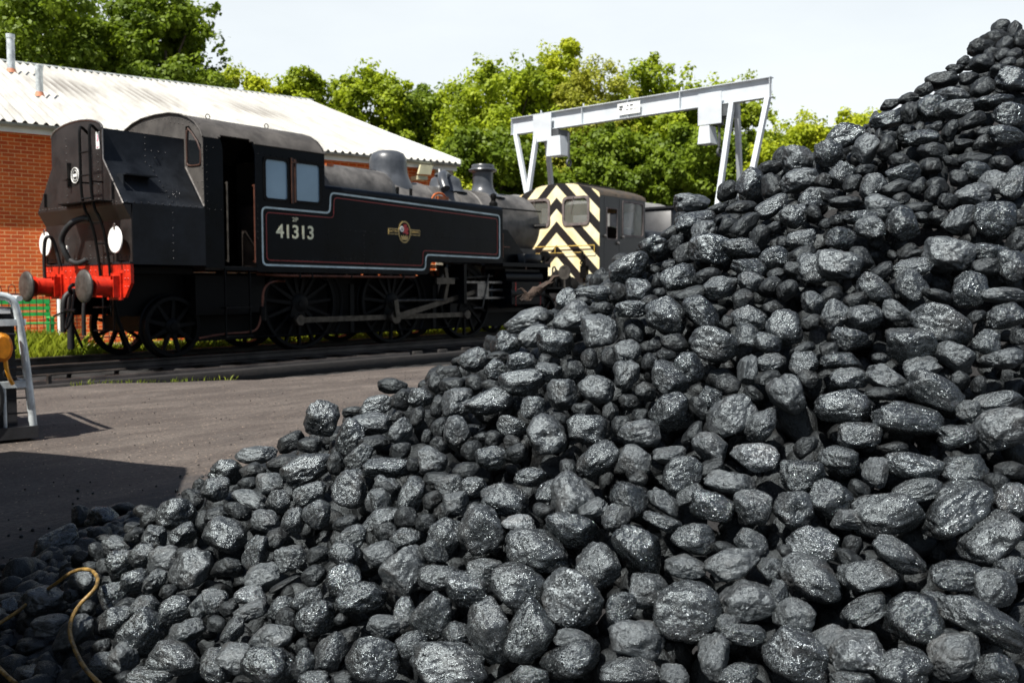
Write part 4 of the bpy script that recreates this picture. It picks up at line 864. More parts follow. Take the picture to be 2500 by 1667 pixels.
# ------------------------------------------------------------------ covered wagons behind
def covered(name, label, px0, px1, ytop0, ytop1, dep0, dep1, cat='wagon'):
    A = at_depth(px0, ytop0, dep0); B_ = at_depth(px1, ytop1, dep1); d = B_-A; d[2] = 0; Lw = np.linalg.norm(d); d /= Lw; n = np.array([d[1], -d[0], 0])
    if np.dot(n, CAM-A) < 0: n = -n
    H = (A[2]+B_[2])/2; root = thing(name, label, cat, (A[0], A[1], 0))
    sag = lambda s: .07*math.sin(s*1.9)+.04*math.sin(s*4.3+1)
    mb = MB(); ns = int(Lw/.5)+2; sec = [(1.35, -1.5), (1.33, -.9), (1.2, -.42), (.75, -.12), (.0, 0), (-.75, -.12), (-1.2, -.42), (-1.33, -.9), (-1.35, -1.5)]
    for i in range(ns+1):
        s = Lw*i/ns
        for a, h in sec: mb.v.append(tuple(A+d*s+n*(a-1.3)+np.array([0, 0, H-A[2]+h+(sag(s) if abs(a) < 1.3 else 0)])))
    m_ = len(sec)
    for i in range(ns):
        for k in range(m_-1): mb.f.append((i*m_+k, i*m_+k+1, (i+1)*m_+k+1, (i+1)*m_+k)); mb.m.append(0)
    mb.f.append(tuple(range(m_))); mb.f.append(tuple(range(ns*m_, ns*m_+m_))); mb.m += [0, 0]
    mb.build('tarpaulin_cover', M_tarp, root, smooth=50)
    q = MB(); c4 = [A+n*.02, A+d*Lw+n*.02, A+d*Lw-n*2.62, A-n*2.62]; vs = [tuple(np.array([p[0], p[1], z])) for z in (.5, H-1.48) for p in c4]
    q.add(vs, [(3, 2, 1, 0), (4, 5, 6, 7), (0, 1, 5, 4), (1, 2, 6, 5), (2, 3, 7, 6), (3, 0, 4, 7)]); q.build('wagon_body', M_sbody, root, smooth=0)
    q = MB()
    for s in (1.0, 3.0, Lw-3, Lw-1):
        P = A+d*s; Q = P-n*2.4; P = P-n*.3; q.cyl((P[0], P[1], .45), (P[0]+n[0]*-.12, P[1]+n[1]*-.12, .45), .45, n=20); q.cyl((Q[0], Q[1], .45), (Q[0]+n[0]*.12, Q[1]+n[1]*.12, .45), .45, n=20)
    q.build('wheel_set', M_wheel, root)
covered('covered_wagon', 'long wagon under a pale grey tarpaulin, its roof showing beside the chimney', 1130, 1560, 460, 484, 30.5, 35.5)
covered('covered_wagon', 'wagon under a creased grey tarpaulin, behind the shunter and the coal heap', 1590, 1790, 490, 505, 30, 34)
bx_ = at_depth(1642, 508, 27); q = MB(); q.bbox((0, 0, -bx_[2]), (3, 2.2, 0), .05); q.box((-.05, -.05, .0), (3.05, 2.25, .06)); bo = q.build('steel_tank', M_sbody, None, loc=tuple(bx_)); tag(bo, 'dark steel water tank peeping over the coal heap beside the shunter', 'tank')

# ------------------------------------------------------------------ trolley at the edge of the frame
tr = thing('platform_trolley', 'galvanised steel roll cage trolley loaded with equipment, cut by the picture edge', 'trolley', (-4.8, -6.95, 0))
P0 = np.array([-4.75, -6.94, 0.]); te = np.array([.20, .98, 0]); te /= np.linalg.norm(te); tw = np.array([-te[1], te[0], 0])
def tp(a, e, z): return tuple(P0+tw*a+te*e+np.array([0, 0, z]))
# a runs away from the end frame (out of the picture), e along it
def post(a, e, z0, z1, lean=0): 
    return [tp(a, e, z0), tp(a+lean*.3, e, z0+(z1-z0)*.4), tp(a+lean, e, z1)]
W = 1.15
q = MB(); q.tube(smooth_path([tp(0, 0, .08), tp(.03, 0, .5), tp(.075, 0, .88), tp(.11, 0, .965), tp(.20, 0, .985), tp(1.6, 0, .985)], 2), .026, 10)
q.build('side_frame', M_galv, tr)
q = MB(); q.tube(smooth_path([tp(0, W, .08), tp(.03, W, .5), tp(.075, W, .88), tp(.11, W, .965), tp(.20, W, .985), tp(1.6, W, .985)], 2), .026, 10); q.build('side_frame', M_galv, tr)
q = MB()
for z in (.80, .385): q.bbox(tp(.03, -.015, z), np.array(tp(1.6, .015, z+.045)), .008) if False else q.add([tp(a, e, zz_) for zz_ in (z-.022, z+.022) for a, e in ((.03, -.018), (1.6, -.018), (1.6, .018), (.03, .018))], [(3, 2, 1, 0), (4, 5, 6, 7), (0, 1, 5, 4), (1, 2, 6, 5), (2, 3, 7, 6), (3, 0, 4, 7)])
for z in (.40, .80, .96): q.tube([tp(.06, 0, z), tp(.06, W, z)], .020, 8)
q.tube(smooth_path([tp(.36, .03, .62), tp(.36, .03, .98)], 1), .015, 8); q.tube([tp(.30, .04, .1), tp(.30, .04, .4)], .014, 8); q.tube([tp(.17, .0, .1), tp(.17, 0, .4)], .012, 8)
q.build('rail', M_galv, tr)
q = MB()
for k in range(11): q.tube([tp(.16+.12*k, .0, .09), tp(.16+.12*k, .0, .39)], .006, 5)
for z in (.19, .29): q.tube([tp(.02, 0, z), tp(1.6, 0, z)], .006, 5)
q.build('mesh_panel', M_iron, tr)
q = MB(); q.add([tp(a, e, z) for z in (.86, .89) for a, e in ((.12, -.01), (1.3, -.03), (1.3, .5), (.2, .4))], [(3, 2, 1, 0), (4, 5, 6, 7), (0, 1, 5, 4), (1, 2, 6, 5), (2, 3, 7, 6), (3, 0, 4, 7)]); o = q.build('folded_sheet', M_white, None, smooth=0); tag(o, 'pale folded sheet lying on top of the load in the trolley', 'sheet')
q = MB()
q.torus((0, 0, 0), .14, .03, 'y', 24, 8)
q.v = [tuple(np.array(tp(.55, -.02, .34))+tw*a+te*b2+np.array([0, 0, c])) for a, b2, c in q.v]; o = q.build('coiled_hose', M_rubber, None); tag(o, 'coil of black hose hanging on the side of the trolley', 'hose')
def tbox(a0, a1, e0, e1, z0, z1, name, m, r=.01, parent=tr):
    mb = MB(); vs = [tp(a, e, z) for z in (z0, z1) for a, e in ((a0, e0), (a1, e0), (a1, e1), (a0, e1))]
    mb.add(vs, [(3, 2, 1, 0), (4, 5, 6, 7), (0, 1, 5, 4), (1, 2, 6, 5), (2, 3, 7, 6), (3, 0, 4, 7)]); return mb.build(name, m, parent, smooth=0)
tbox(-.02, 1.6, -.04, W+.02, .02, .10, 'platform', M_canvas)
q = MB()
for a in (.1, 1.4):
    for e in (.1, W-.1): q.cyl(tp(a-.0, e-.02, .03), tp(a, e+.02, .03), .03, n=12)
q.build('castor', M_rubber, tr)
dk = tbox(.085, 1.5, .06, W-.06, .10, .90, 'equipment_case', M_canvas, parent=None); dk.data.name = 'case'
tag(dk, 'dark equipment case filling the steel trolley', 'case')
rc_ = thing('leaf_blower', 'orange and yellow motor unit with a yellow strap hanging in the trolley', 'machine', tp(.30, -.06, .6))
q = MB(); n = 14
for k in range(2): q.lathe([(0, -.05), (.045, -.05), (.06, -.03), (.06, .03), (.045, .05), (0, .05)], (0, 0, 0), 20, 'y')
q.v = [tuple(np.array(tp(.185, -.05, .64))+tw*a*1.0+te*b2+np.array([0, 0, c*1.6])) for a, b2, c in q.v]; q.build('motor_housing', M_yplastic, rc_)
q = MB(); q.tube(smooth_path([tp(.17, -.06, .58), tp(.165, -.06, .5), tp(.15, -.05, .44), tp(.125, -.04, .39)], 1), .014, 6); q.build('strap', M_yplastic, rc_)
q = MB(); q.tube(smooth_path([tp(.10, -.03, .72), tp(.20, -.05, .73), tp(.22, -.05, .66), tp(.18, -.05, .62), tp(.10, -.03, .63)], 2), .010, 6); q.build('cage_handle', M_iron, tr); q = MB(); q.tube(smooth_path([tp(.10, -.03, .50), tp(.17, -.05, .50), tp(.18, -.05, .44), tp(.10, -.03, .43)], 2), .009, 6); q.build('cage_handle', M_iron, tr)
wh_ = MB(); wh_.torus((0, 0, 0), .22, .025, 'y', 30, 8); wh_.v = [tuple(np.array(tp(.42, -.03, .30))+tw*a+te*b2+np.array([0, 0, c])) for a, b2, c in wh_.v]
for k in range(8): wh_.tube([tp(.42, -.03, .30), tuple(np.array(tp(.42, -.03, .30))+tw*.21*math.cos(k*PI/4)+np.array([0, 0, .21*math.sin(k*PI/4)]))], .004, 4)
wo = wh_.build('wire_wheel', M_rubber); tag(wo, 'spoked rubber tyred wheel stored low in the trolley', 'wheel')
# unseen block added out of frame, its outline shaped to shade the yard
h_ = 2.0; pts = [(-5.08, -7.25), (-4.69, -8.60), (-4.80, -8.78), (-5.84, -10.2), (-6.22, -10.66), (-6.40, -11.0), (-6.56, -11.6), (-9.5, -11.6), (-9.5, -7.3)]
q = MB(); q.prism([(x-h_*.649, y-h_*.02) for x, y in pts], .12, h_, axis='z'); q.prism([(x-h_*.649+.04, y-h_*.02) for x, y in pts], h_-.001, h_+.03, axis='z')
so = q.build('shade_block', M_shadeblk, None, smooth=0); tag(so, 'unseen block added beside the trolley to cast shade on the yard', 'shade block')
# ------------------------------------------------------------------ ground, yard, track
def grid_mesh(xs, ys, zf):
    X, Y = np.meshgrid(xs, ys); Z = zf(X, Y); v = np.stack([X, Y, Z], -1).reshape(-1, 3)
    idx = np.arange(len(xs)*len(ys)).reshape(len(ys), len(xs)); f = np.stack([idx[:-1, :-1], idx[:-1, 1:], idx[1:, 1:], idx[1:, :-1]], -1).reshape(-1, 4)
    return v, f
def fast(name, v, f, m, smooth=True):
    me = bpy.data.meshes.new(name); v = np.asarray(v, np.float32); f = np.asarray(f, np.int32); k = f.shape[1]
    me.vertices.add(len(v)); me.vertices.foreach_set('co', v.reshape(-1)); me.loops.add(len(f)*k); me.loops.foreach_set('vertex_index', f.reshape(-1))
    me.polygons.add(len(f)); me.polygons.foreach_set('loop_start', np.arange(len(f), dtype=np.int32)*k); me.polygons.foreach_set('loop_total', np.full(len(f), k, np.int32))
    me.update(calc_edges=True); me.validate()
    for q in (m if isinstance(m, list) else [m]): me.materials.append(q)
    if smooth: me.shade_smooth()
    o = bpy.data.objects.new(name, me); COL.objects.link(o); return o
def sn(X, Y, s, a=0):   # cheap smooth noise
    return (np.sin(X*s*1.3+a)*np.cos(Y*s*1.7+a*2)+.6*np.sin(X*s*2.9+Y*s*1.1+a*3)+.4*np.cos(Y*s*4.3-X*s*2.1+a))/2
# yard surface material
m, t, b_ = nt('yard_ash'); N = t.nodes; L = t.links
tc = N.new('ShaderNodeTexCoord')
def noi(scale, detail=8, vec=None, rough=.65):
    n = N.new('ShaderNodeTexNoise'); n.inputs['Scale'].default_value = scale; n.inputs['Detail'].default_value = detail; n.inputs['Roughness'].default_value = rough; L.new(vec or tc.outputs['Object'], n.inputs['Vector']); return n.outputs['Fac']
def ramp(fac, c0, c1, p0, p1):
    r = N.new('ShaderNodeValToRGB'); r.color_ramp.elements[0].position = p0; r.color_ramp.elements[1].position = p1; r.color_ramp.elements[0].color = (*c0, 1); r.color_ramp.elements[1].color = (*c1, 1); L.new(fac, r.inputs['Fac']); return r.outputs['Color']
def mixc(f, a, b2):
    x = N.new('ShaderNodeMix'); x.data_type = 'RGBA'
    for i, q in ((0, f), (6, a), (7, b2)):
        if isinstance(q, (int, float)): x.inputs[i].default_value = q
        elif isinstance(q, tuple): x.inputs[i].default_value = (*q, 1)
        else: L.new(q, x.inputs[i])
    return x.outputs[2]
mp = N.new('ShaderNodeMapping'); mp.inputs['Rotation'].default_value = (0, 0, rad(18)); mp.inputs['Scale'].default_value = (.5, 1.7, 1); L.new(tc.outputs['Object'], mp.inputs['Vector'])
base = ramp(noi(1.1), (.100, .084, .073), (.215, .186, .162), .36, .64)
streak = ramp(noi(1.6, 9, mp.outputs['Vector']), (0, 0, 0), (1, 1, 1), .42, .62)
sk = N.new('ShaderNodeMath'); sk.operation = 'MULTIPLY'; sk.inputs[1].default_value = .42; L.new(streak, sk.inputs[0]); c_ = mixc(sk.outputs[0], (.06, .048, .041), base)
fine = ramp(noi(45, 6), (.35, .35, .35), (1.6, 1.56, 1.5), .32, .68)
mu = N.new('ShaderNodeMix'); mu.data_type = 'RGBA'; mu.blend_type = 'MULTIPLY'; mu.inputs[0].default_value = .8; L.new(c_, mu.inputs[6]); L.new(fine, mu.inputs[7])
oilm = ramp(noi(.55, 7), (0, 0, 0), (1, 1, 1), .55, .70); om = N.new('ShaderNodeMath'); om.operation = 'MULTIPLY'; om.inputs[1].default_value = .5; L.new(oilm, om.inputs[0]); oc_ = mixc(om.outputs[0], mu.outputs[2], (.05, .045, .042))
vo = N.new('ShaderNodeTexVoronoi'); vo.inputs['Scale'].default_value = 38; L.new(tc.outputs['Object'], vo.inputs['Vector'])
peb = ramp(vo.outputs['Distance'], (1, 1, 1), (0, 0, 0), .16, .22); sepc = N.new('ShaderNodeSeparateColor'); L.new(vo.outputs['Color'], sepc.inputs[0])
pm_ = mth2 = N.new('ShaderNodeMath'); pm_.operation = 'GREATER_THAN'; pm_.inputs[1].default_value = .80; L.new(sepc.outputs[0], pm_.inputs[0])
pp = N.new('ShaderNodeMath'); pp.operation = 'MULTIPLY'; L.new(peb, pp.inputs[0]); L.new(pm_.outputs[0], pp.inputs[1])
c2_ = mixc(pp.outputs[0], oc_, (.34, .26, .19))
# coal dust round the foot of the heap (a stain with its own shape)
at = N.new('ShaderNodeAttribute'); at.attribute_name = 'dust'; sp = N.new('ShaderNodeSeparateColor'); L.new(at.outputs['Color'], sp.inputs[0])
dn = N.new('ShaderNodeMath'); dn.operation = 'ADD'; L.new(sp.outputs[0], dn.inputs[0]); n5 = N.new('ShaderNodeMath'); n5.operation = 'MULTIPLY_ADD'; n5.inputs[1].default_value = 1.2; n5.inputs[2].default_value = -.6; L.new(noi(2.8, 9, mp.outputs['Vector']), n5.inputs[0]); L.new(n5.outputs[0], dn.inputs[1])
dm = ramp(dn.outputs[0], (0, 0, 0), (1, 1, 1), .3, .62)
dust = ramp(noi(60, 5), (.006, .006, .007), (.035, .036, .04), .35, .7)
c3_ = mixc(dm, c2_, dust); L.new(c3_, b_.inputs['Base Color']); b_.inputs['Roughness'].default_value = .82
bp = N.new('ShaderNodeBump'); bp.inputs['Strength'].default_value = .8; bp.inputs['Distance'].default_value = .012; L.new(noi(38, 8), bp.inputs['Height']); L.new(bp.outputs['Normal'], b_.inputs['Normal'])
M_yard = m
def toUV(X, Y):   # heap frame: u to the right of the camera, v forward
    dx = X-CAM[0]; dy = Y-CAM[1]; return dx*Rv[0]+dy*Rv[1], dx*FH[0]+dy*FH[1]
ex = [-60, -12, -6, -3.9, -3.12, -2.6, -1.9, -1.25, 0, 1.79, 5, 12, 60]; ey = [-3.0, -3.1, -3.25, -3.3, -3.42, -3.55, -4.1, -4.37, -4.55, -4.77, -4.95, -5.2, -5.6]
def yedge(x): return np.interp(x, ex, ey)+.05*np.sin(x*2.3)+.03*np.sin(x*7.1+1)+.012*np.sin(x*23)+.008*np.sin(x*61)
xs = np.concatenate([np.linspace(-60, -12, 25), np.linspace(-11.9, 8, 500), np.linspace(8.5, 60, 25)])
tt_ = np.concatenate([[0, .002, .006, .015, .03], np.linspace(.05, 1, 120)**1.5]); tt_ = np.unique(tt_)
X = np.repeat(xs[None], len(tt_), 0); E_ = yedge(xs)[None]; Y = E_-tt_[:, None]*42
Z = .006*sn(X, Y, 3.1)+.012*sn(X, Y, .9, 2)
Z = np.where(tt_[:, None] < .001, -.32, Z); Z = np.where((tt_[:, None] >= .001) & (tt_[:, None] < .004), -.02, Z)
v = np.stack([X, Y, Z], -1).reshape(-1, 3); idx = np.arange(X.size).reshape(X.shape); f = np.stack([idx[:-1, :-1], idx[1:, :-1], idx[1:, 1:], idx[:-1, 1:]], -1).reshape(-1, 4)
yard = fast('yard', v, f, M_yard); tag(yard, kind='structure')
u_, w_ = toUV(v[:, 0], v[:, 1]); 
# foot of the heap, left edge around u=-1.75
dst = np.hypot((u_-2.1)/1.05, (w_-3.2)/1.0); dust_ = np.clip(1.0-(dst-3.45)/.95, 0, 1.0)
ca = yard.data.color_attributes.new('dust', 'FLOAT_COLOR', 'POINT'); cc_ = np.zeros((len(v), 4), np.float32); cc_[:, 0] = dust_; cc_[:, 3] = 1; ca.data.foreach_set('color', cc_.reshape(-1))

M_ball = mat('oily_shade_ballast', (.0035, .0033, .003), .75, vary=.6, scale=9, bump=1.0, bscale=22)  # oily, and blackened further to carry the engine's shadow in its colour
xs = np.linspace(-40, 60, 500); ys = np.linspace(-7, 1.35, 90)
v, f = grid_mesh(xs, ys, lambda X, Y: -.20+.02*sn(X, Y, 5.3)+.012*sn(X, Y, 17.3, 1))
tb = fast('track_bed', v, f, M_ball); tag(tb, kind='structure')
M_verge = mat('gravel_verge', (.20, .17, .13), .9, vary=.35, scale=5, bump=.6, bscale=50, col2=(.34, .30, .24))
xs = np.concatenate([np.linspace(-600, -20, 12), np.linspace(-19, 60, 160), np.linspace(70, 600, 12)]); ys = np.concatenate([np.linspace(1.35, 40, 80), np.linspace(45, 600, 12)])
v, f = grid_mesh(xs, ys, lambda X, Y: -.13+.015*sn(X, Y, 2.2)); gd = fast('ground', v, f, M_verge); tag(gd, kind='structure')
v, f = grid_mesh(np.linspace(-600, 600, 20), np.linspace(-600, 600, 20), lambda X, Y: -.5+0*X); gd = fast('terrain', v, f, M_verge); tag(gd, kind='structure')
# rails
def rail(y, name, label, z=0.0):
    mb = MB(); sec = [(-.07, -.14), (.07, -.14), (.07, -.125), (.012, -.105), (.01, -.045), (.034, -.03), (.034, -.004), (.028, 0), (-.028, 0), (-.034, -.004), (-.034, -.03), (-.01, -.045), (-.012, -.105), (-.07, -.125)]
    mb.prism([(y+a, z+b2) for a, b2 in sec], -40, 45, axis='x'); o = mb.build(name, M_rail, None, smooth=30); tag(o, label, 'rail'); return o
rail(-.7525, 'rail', 'worn steel rail under the wheels on the yard side of the steam engine')
rail(.7525, 'rail', 'steel rail bordering the weeds on the far side of the steam engine')
rs = []
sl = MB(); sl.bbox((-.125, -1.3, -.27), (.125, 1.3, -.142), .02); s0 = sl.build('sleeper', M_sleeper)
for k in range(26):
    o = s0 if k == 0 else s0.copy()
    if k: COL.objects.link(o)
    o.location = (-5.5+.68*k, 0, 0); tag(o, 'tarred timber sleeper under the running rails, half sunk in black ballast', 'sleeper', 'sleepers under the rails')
# timber and old rail edging at the yard side of the track bed
q = MB(); q.bbox((-9, -2.28, -.2), (3.5, -2.20, -.06), .01); o = q.build('check_rail', M_rail); tag(o, 'old rusty rail lying beyond the yard edge, parallel to the track', 'rail')
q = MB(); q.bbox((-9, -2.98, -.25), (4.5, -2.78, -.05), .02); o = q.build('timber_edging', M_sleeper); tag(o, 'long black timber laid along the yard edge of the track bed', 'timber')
q = MB(); q.prism([(-2.62, -2.45), (-2.58, -2.45), (-2.58, -2.5), (-2.62, -2.5)], -.2, .02, axis='z'); q.bbox((-2.7, -2.6, -.2), (-2.5, -2.4, -.1), .01); o = q.build('ground_peg', M_rail); tag(o, 'small iron peg sticking up between the rails at the trolley side', 'peg')

# ------------------------------------------------------------------ vegetation
def leaf_mat(name, c1, c2, trans=.42):
    m, t, b_ = nt(name); N = t.nodes; L = t.links
    tc = N.new('ShaderNodeTexCoord'); nz = N.new('ShaderNodeTexNoise'); nz.inputs['Scale'].default_value = .8; nz.inputs['Detail'].default_value = 3; L.new(tc.outputs['Object'], nz.inputs['Vector'])
    rp = N.new('ShaderNodeValToRGB'); rp.color_ramp.elements[0].position = .35; rp.color_ramp.elements[1].position = .65; rp.color_ramp.elements[0].color = (*c1, 1); rp.color_ramp.elements[1].color = (*c2, 1); L.new(nz.outputs['Fac'], rp.inputs['Fac'])
    L.new(rp.outputs['Color'], b_.inputs['Base Color']); b_.inputs['Roughness'].default_value = .55; b_.inputs['Specular IOR Level'].default_value = .3
    tl = N.new('ShaderNodeBsdfTranslucent'); L.new(rp.outputs['Color'], tl.inputs['Color']); mx = N.new('ShaderNodeMixShader'); mx.inputs[0].default_value = trans
    L.new(b_.outputs['BSDF'], mx.inputs[1]); L.new(tl.outputs['BSDF'], mx.inputs[2]); L.new(mx.outputs['Shader'], N['Material Output'].inputs['Surface'])
    return m
M_leafA = leaf_mat('oak_leaves', (.18, .25, .010), (.37, .45, .018))
M_leafB = leaf_mat('bright_leaves', (.30, .37, .012), (.50, .54, .024))
M_leafC = leaf_mat('olive_leaves', (.25, .28, .025), (.40, .41, .04))
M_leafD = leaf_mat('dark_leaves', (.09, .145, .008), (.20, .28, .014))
M_weed = leaf_mat('weeds', (.13, .19, .012), (.30, .34, .02), .3)
M_yfl = mat('yellow_flowers', (.75, .62, .03), .6, vary=.15)
def leaves(centres, radii, n_each, size, flat=.85):
    """leaf quads on and in clumps; returns vertices, faces"""
    C = np.repeat(centres, n_each, 0); R_ = np.repeat(radii, n_each, 0); n = len(C)
    d = rng.normal(size=(n, 3)); d /= np.linalg.norm(d, axis=1)[:, None]; rr = rng.random(n)**.45
    P = C+d*(R_*rr)[:, None]*np.array([1, 1, flat])
    nr = d*.8+rng.normal(size=(n, 3))*.5+np.array([-.18, -.05, .5]); nr /= np.linalg.norm(nr, axis=1)[:, None]
    a = np.cross(nr, rng.normal(size=(n, 3))); a /= np.linalg.norm(a, axis=1)[:, None]; b2 = np.cross(nr, a)
    s = (size*(.6+.8*rng.random(n)))[:, None]
    v = np.stack([P-a*s*.5, P+b2*s*.32, P+a*s*.5, P-b2*s*.32], 1).reshape(-1, 3)
    return v, np.arange(n*4).reshape(n, 4)
def tree(name, label, px, ytop, dep, wpx, hcrown, mat_, seed, n=46, leafs=300, lsize=.26, base_z=-.15, dens=1.0, group='trees beyond the shed and engines', lean=0.0):
    rg = np.random.default_rng(seed)
    T = at_depth(px, ytop, dep); rad_ = wpx/FPX*dep/2; H = T[2]
    root = thing(name, label, 'tree', (T[0], T[1], base_z), group)
    c0 = np.array([T[0], T[1], H-hcrown/2])
    cs = []; rs_ = []
    k = 0
    while len(cs) < n and k < 5000:
        k += 1; d = rg.normal(size=3); d /= np.linalg.norm(d); rr = (.35+.65*rg.random()**.6)
        p = d*rr*np.array([rad_, rad_, hcrown/2])
        w = 1-.25*max(0, -p[2]/(hcrown/2))
        r0 = (.20+.18*rg.random())*rad_*1.05
        p = p*(1-r0/rad_*.55); p[2] += .0
        if all(np.linalg.norm(p-q) > .55*min(r0, r1)*1.2 for q, r1 in zip(cs, rs_)): cs.append(p*np.array([w, w, 1])); rs_.append(r0)
    cs = np.array(cs)+c0; rs_ = np.array(rs_)
    # sub-clumps so each mass breaks up into sprays
    sc_, sr = [], []
    for c, r0 in zip(cs, rs_):
        for _ in range(9):
            d = rg.normal(size=3); d /= np.linalg.norm(d); sc_.append(c+d*r0*(.55+.5*rg.random())*np.array([1, 1, .8])); sr.append(r0*(.26+.24*rg.random()))
    global rng; keep = rng; rng = rg
    v1, f1 = leaves(np.array(sc_), np.array(sr), int(leafs*.27*dens), lsize*.8)
    v2, f2 = leaves(cs, rs_*.85, int(leafs*.9*dens), lsize*.8)
    # stray twigs at the outline
    d = rg.normal(size=(40, 3)); d /= np.linalg.norm(d, axis=1)[:, None]; d[:, 2] = np.abs(d[:, 2])
    v3, f3 = leaves(c0+d*np.array([rad_, rad_, hcrown/2])*(.78+.14*rg.random((40, 1))), np.full(40, .4), 22, lsize*.8)
    rng = keep
    v = np.concatenate([v1, v2, v3]); f = np.concatenate([f1, f2+len(v1), f3+len(v1)+len(v2)])
    o = fast('crown', v, f, mat_, smooth=False); par(o, root)
    tr_ = MB(); b0 = np.array([T[0], T[1], base_z-.3]); top = c0+np.array([lean, 0, hcrown*.12]); tw_ = max(.18, rad_*.07)
    tr_.tube([b0, b0+(top-b0)*.3+np.array([.1, .1, 0]), b0+(top-b0)*.65, top], [tw_*1.3, tw_, tw_*.7, tw_*.3], 9)
    for i in rg.choice(len(cs), min(16, len(cs)), replace=False):
        s_ = b0+(top-b0)*(.35+.5*rg.random()); mid = (s_+cs[i])/2+np.array([0, 0, .3]); tr_.tube([s_, mid, cs[i]], [tw_*.4, tw_*.25, tw_*.08], 6)
    tr_.build('trunk', M_trunk, root)
# far row fills
tree('oak_tree', 'tall dark oak filling the top corner of the sky behind the flue pipes', 95, -130, 36, 560, 9.0, M_leafD, 11, n=54, leafs=300)
tree('oak_tree', 'tall oak rising to the edge of the sky over the shed roof ridge', 400, -55, 37, 330, 7.6, M_leafD, 12, n=46, leafs=290)
tree('oak_tree', 'darker oak half hidden between the two tall ones over the shed roof', 250, 20, 42, 330, 6.5, M_leafD, 13, n=40)
tree('young_tree', 'small pale green tree just past the end of the tall oaks, above the ridge', 580, 155, 44, 130, 3.5, M_leafB, 14, n=22, leafs=260, lsize=.2)
tree('young_tree', 'small pale green bushy tree standing where the roof ridge ends', 635, 185, 44, 110, 3.0, M_leafB, 15, n=20, leafs=260, lsize=.2)
tree('oak_tree', 'round low oak above the end of the roof ridge', 735, 165, 46, 210, 5.5, M_leafA, 16, n=40)
tree('oak_tree', 'broad oak directly above the sloping roof verge', 905, 138, 46, 300, 8.0, M_leafA, 17, n=46, leafs=270)
tree('oak_tree', 'oak with see-through lower branches beside the shed roof end', 1030, 180, 47, 250, 7.5, M_leafD, 18, n=42, leafs=280)
tree('oak_tree', 'tall oak with a ragged arm leaning towards the shed, above the chimney', 1215, 92, 45, 360, 10.5, M_leafA, 19, n=62, leafs=320)
tree('ash_tree', 'tallest pale feathery tree above the near end of the gantry beam', 1365, 68, 48, 210, 9.5, M_leafB, 20, n=46, leafs=320, lsize=.22)
tree('birch_tree', 'olive green birch hanging behind the hoist end of the gantry', 1450, 135, 44, 310, 9.5, M_leafC, 21, n=54, leafs=320, lsize=.2)
tree('oak_tree', 'wide oak above the middle of the gantry beam', 1600, 112, 45, 370, 10.5, M_leafA, 22, n=60, leafs=320)
tree('oak_tree', 'rounded oak behind the tall end of the gantry', 1790, 128, 44, 260, 9.5, M_leafA, 23, n=48, leafs=320)
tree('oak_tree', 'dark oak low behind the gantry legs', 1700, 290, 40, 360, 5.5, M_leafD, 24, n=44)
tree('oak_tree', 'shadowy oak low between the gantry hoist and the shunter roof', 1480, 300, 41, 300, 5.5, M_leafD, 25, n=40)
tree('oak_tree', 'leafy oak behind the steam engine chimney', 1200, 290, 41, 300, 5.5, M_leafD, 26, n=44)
tree('lime_tree', 'bright yellow green tree beside the coal heap, below the sky gap', 1960, 262, 46, 210, 5.5, M_leafB, 27, n=40, leafs=300, lsize=.22)
tree('lime_tree', 'bright yellow green tree meeting the slope of the coal heap', 2110, 258, 48, 220, 6.0, M_leafB, 28, n=40, leafs=300, lsize=.22)
tree('hawthorn_tree', 'bright leafy small tree filling the gap under the gantry end', 1890, 330, 38, 200, 4.0, M_leafB, 29, n=30, leafs=300, lsize=.2)
tree('hawthorn_tree', 'low bush-like tree behind the floodlight and top feed', 1060, 370, 40, 240, 4.0, M_leafB, 30, n=30, leafs=280)
# undergrowth closing the view below the crowns
rg = np.random.default_rng(5); pts = []; 
for k in range(260):
    px = rg.uniform(-300, 2500); dep = rg.uniform(50, 60); z = rg.uniform(0, 5.0); P = at_depth(px, 700, dep); P[2] = z; pts.append(P)
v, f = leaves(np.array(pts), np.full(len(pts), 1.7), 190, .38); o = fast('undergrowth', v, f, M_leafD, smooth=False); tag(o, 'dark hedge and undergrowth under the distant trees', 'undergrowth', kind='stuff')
# weeds behind the far rail
def blades(n, xr, yr, h, w, mat_, name, z0=-.14, seed=3, cl=None):
    rg = np.random.default_rng(seed); x = rg.uniform(*xr, n); y = rg.uniform(*yr, n) if cl is None else cl(x, rg)
    hh = h*(.35+rg.random(n)); a = rg.uniform(0, 2*PI, n); lx, ly = rg.normal(size=n)*.35*hh, rg.normal(size=n)*.35*hh
    b0 = np.stack([x+np.cos(a)*w, y+np.sin(a)*w, np.full(n, z0)], 1); b1_ = np.stack([x-np.cos(a)*w, y-np.sin(a)*w, np.full(n, z0)], 1)
    m1 = np.stack([x+lx*.4-np.cos(a)*w*1.3, y+ly*.4-np.sin(a)*w*1.3, z0+hh*.6], 1); tp_ = np.stack([x+lx, y+ly, z0+hh], 1)
    v = np.stack([b0, b1_, m1, tp_], 1).reshape(-1, 3); return fast(name, v, np.arange(n*4).reshape(n, 4), mat_, smooth=False)
o = blades(26000, (-6.5, 13), (.95, 2.0), .22, .006, M_weed, 'grass'); tag(o, 'tall yellow green weeds behind the far rail', 'grass', kind='stuff')
o = blades(16000, (-6.5, -.2), (1.3, 3.2), .38, .007, M_weed, 'grass', seed=4); tag(o, 'flowering weeds in front of the railing', 'grass', kind='stuff')
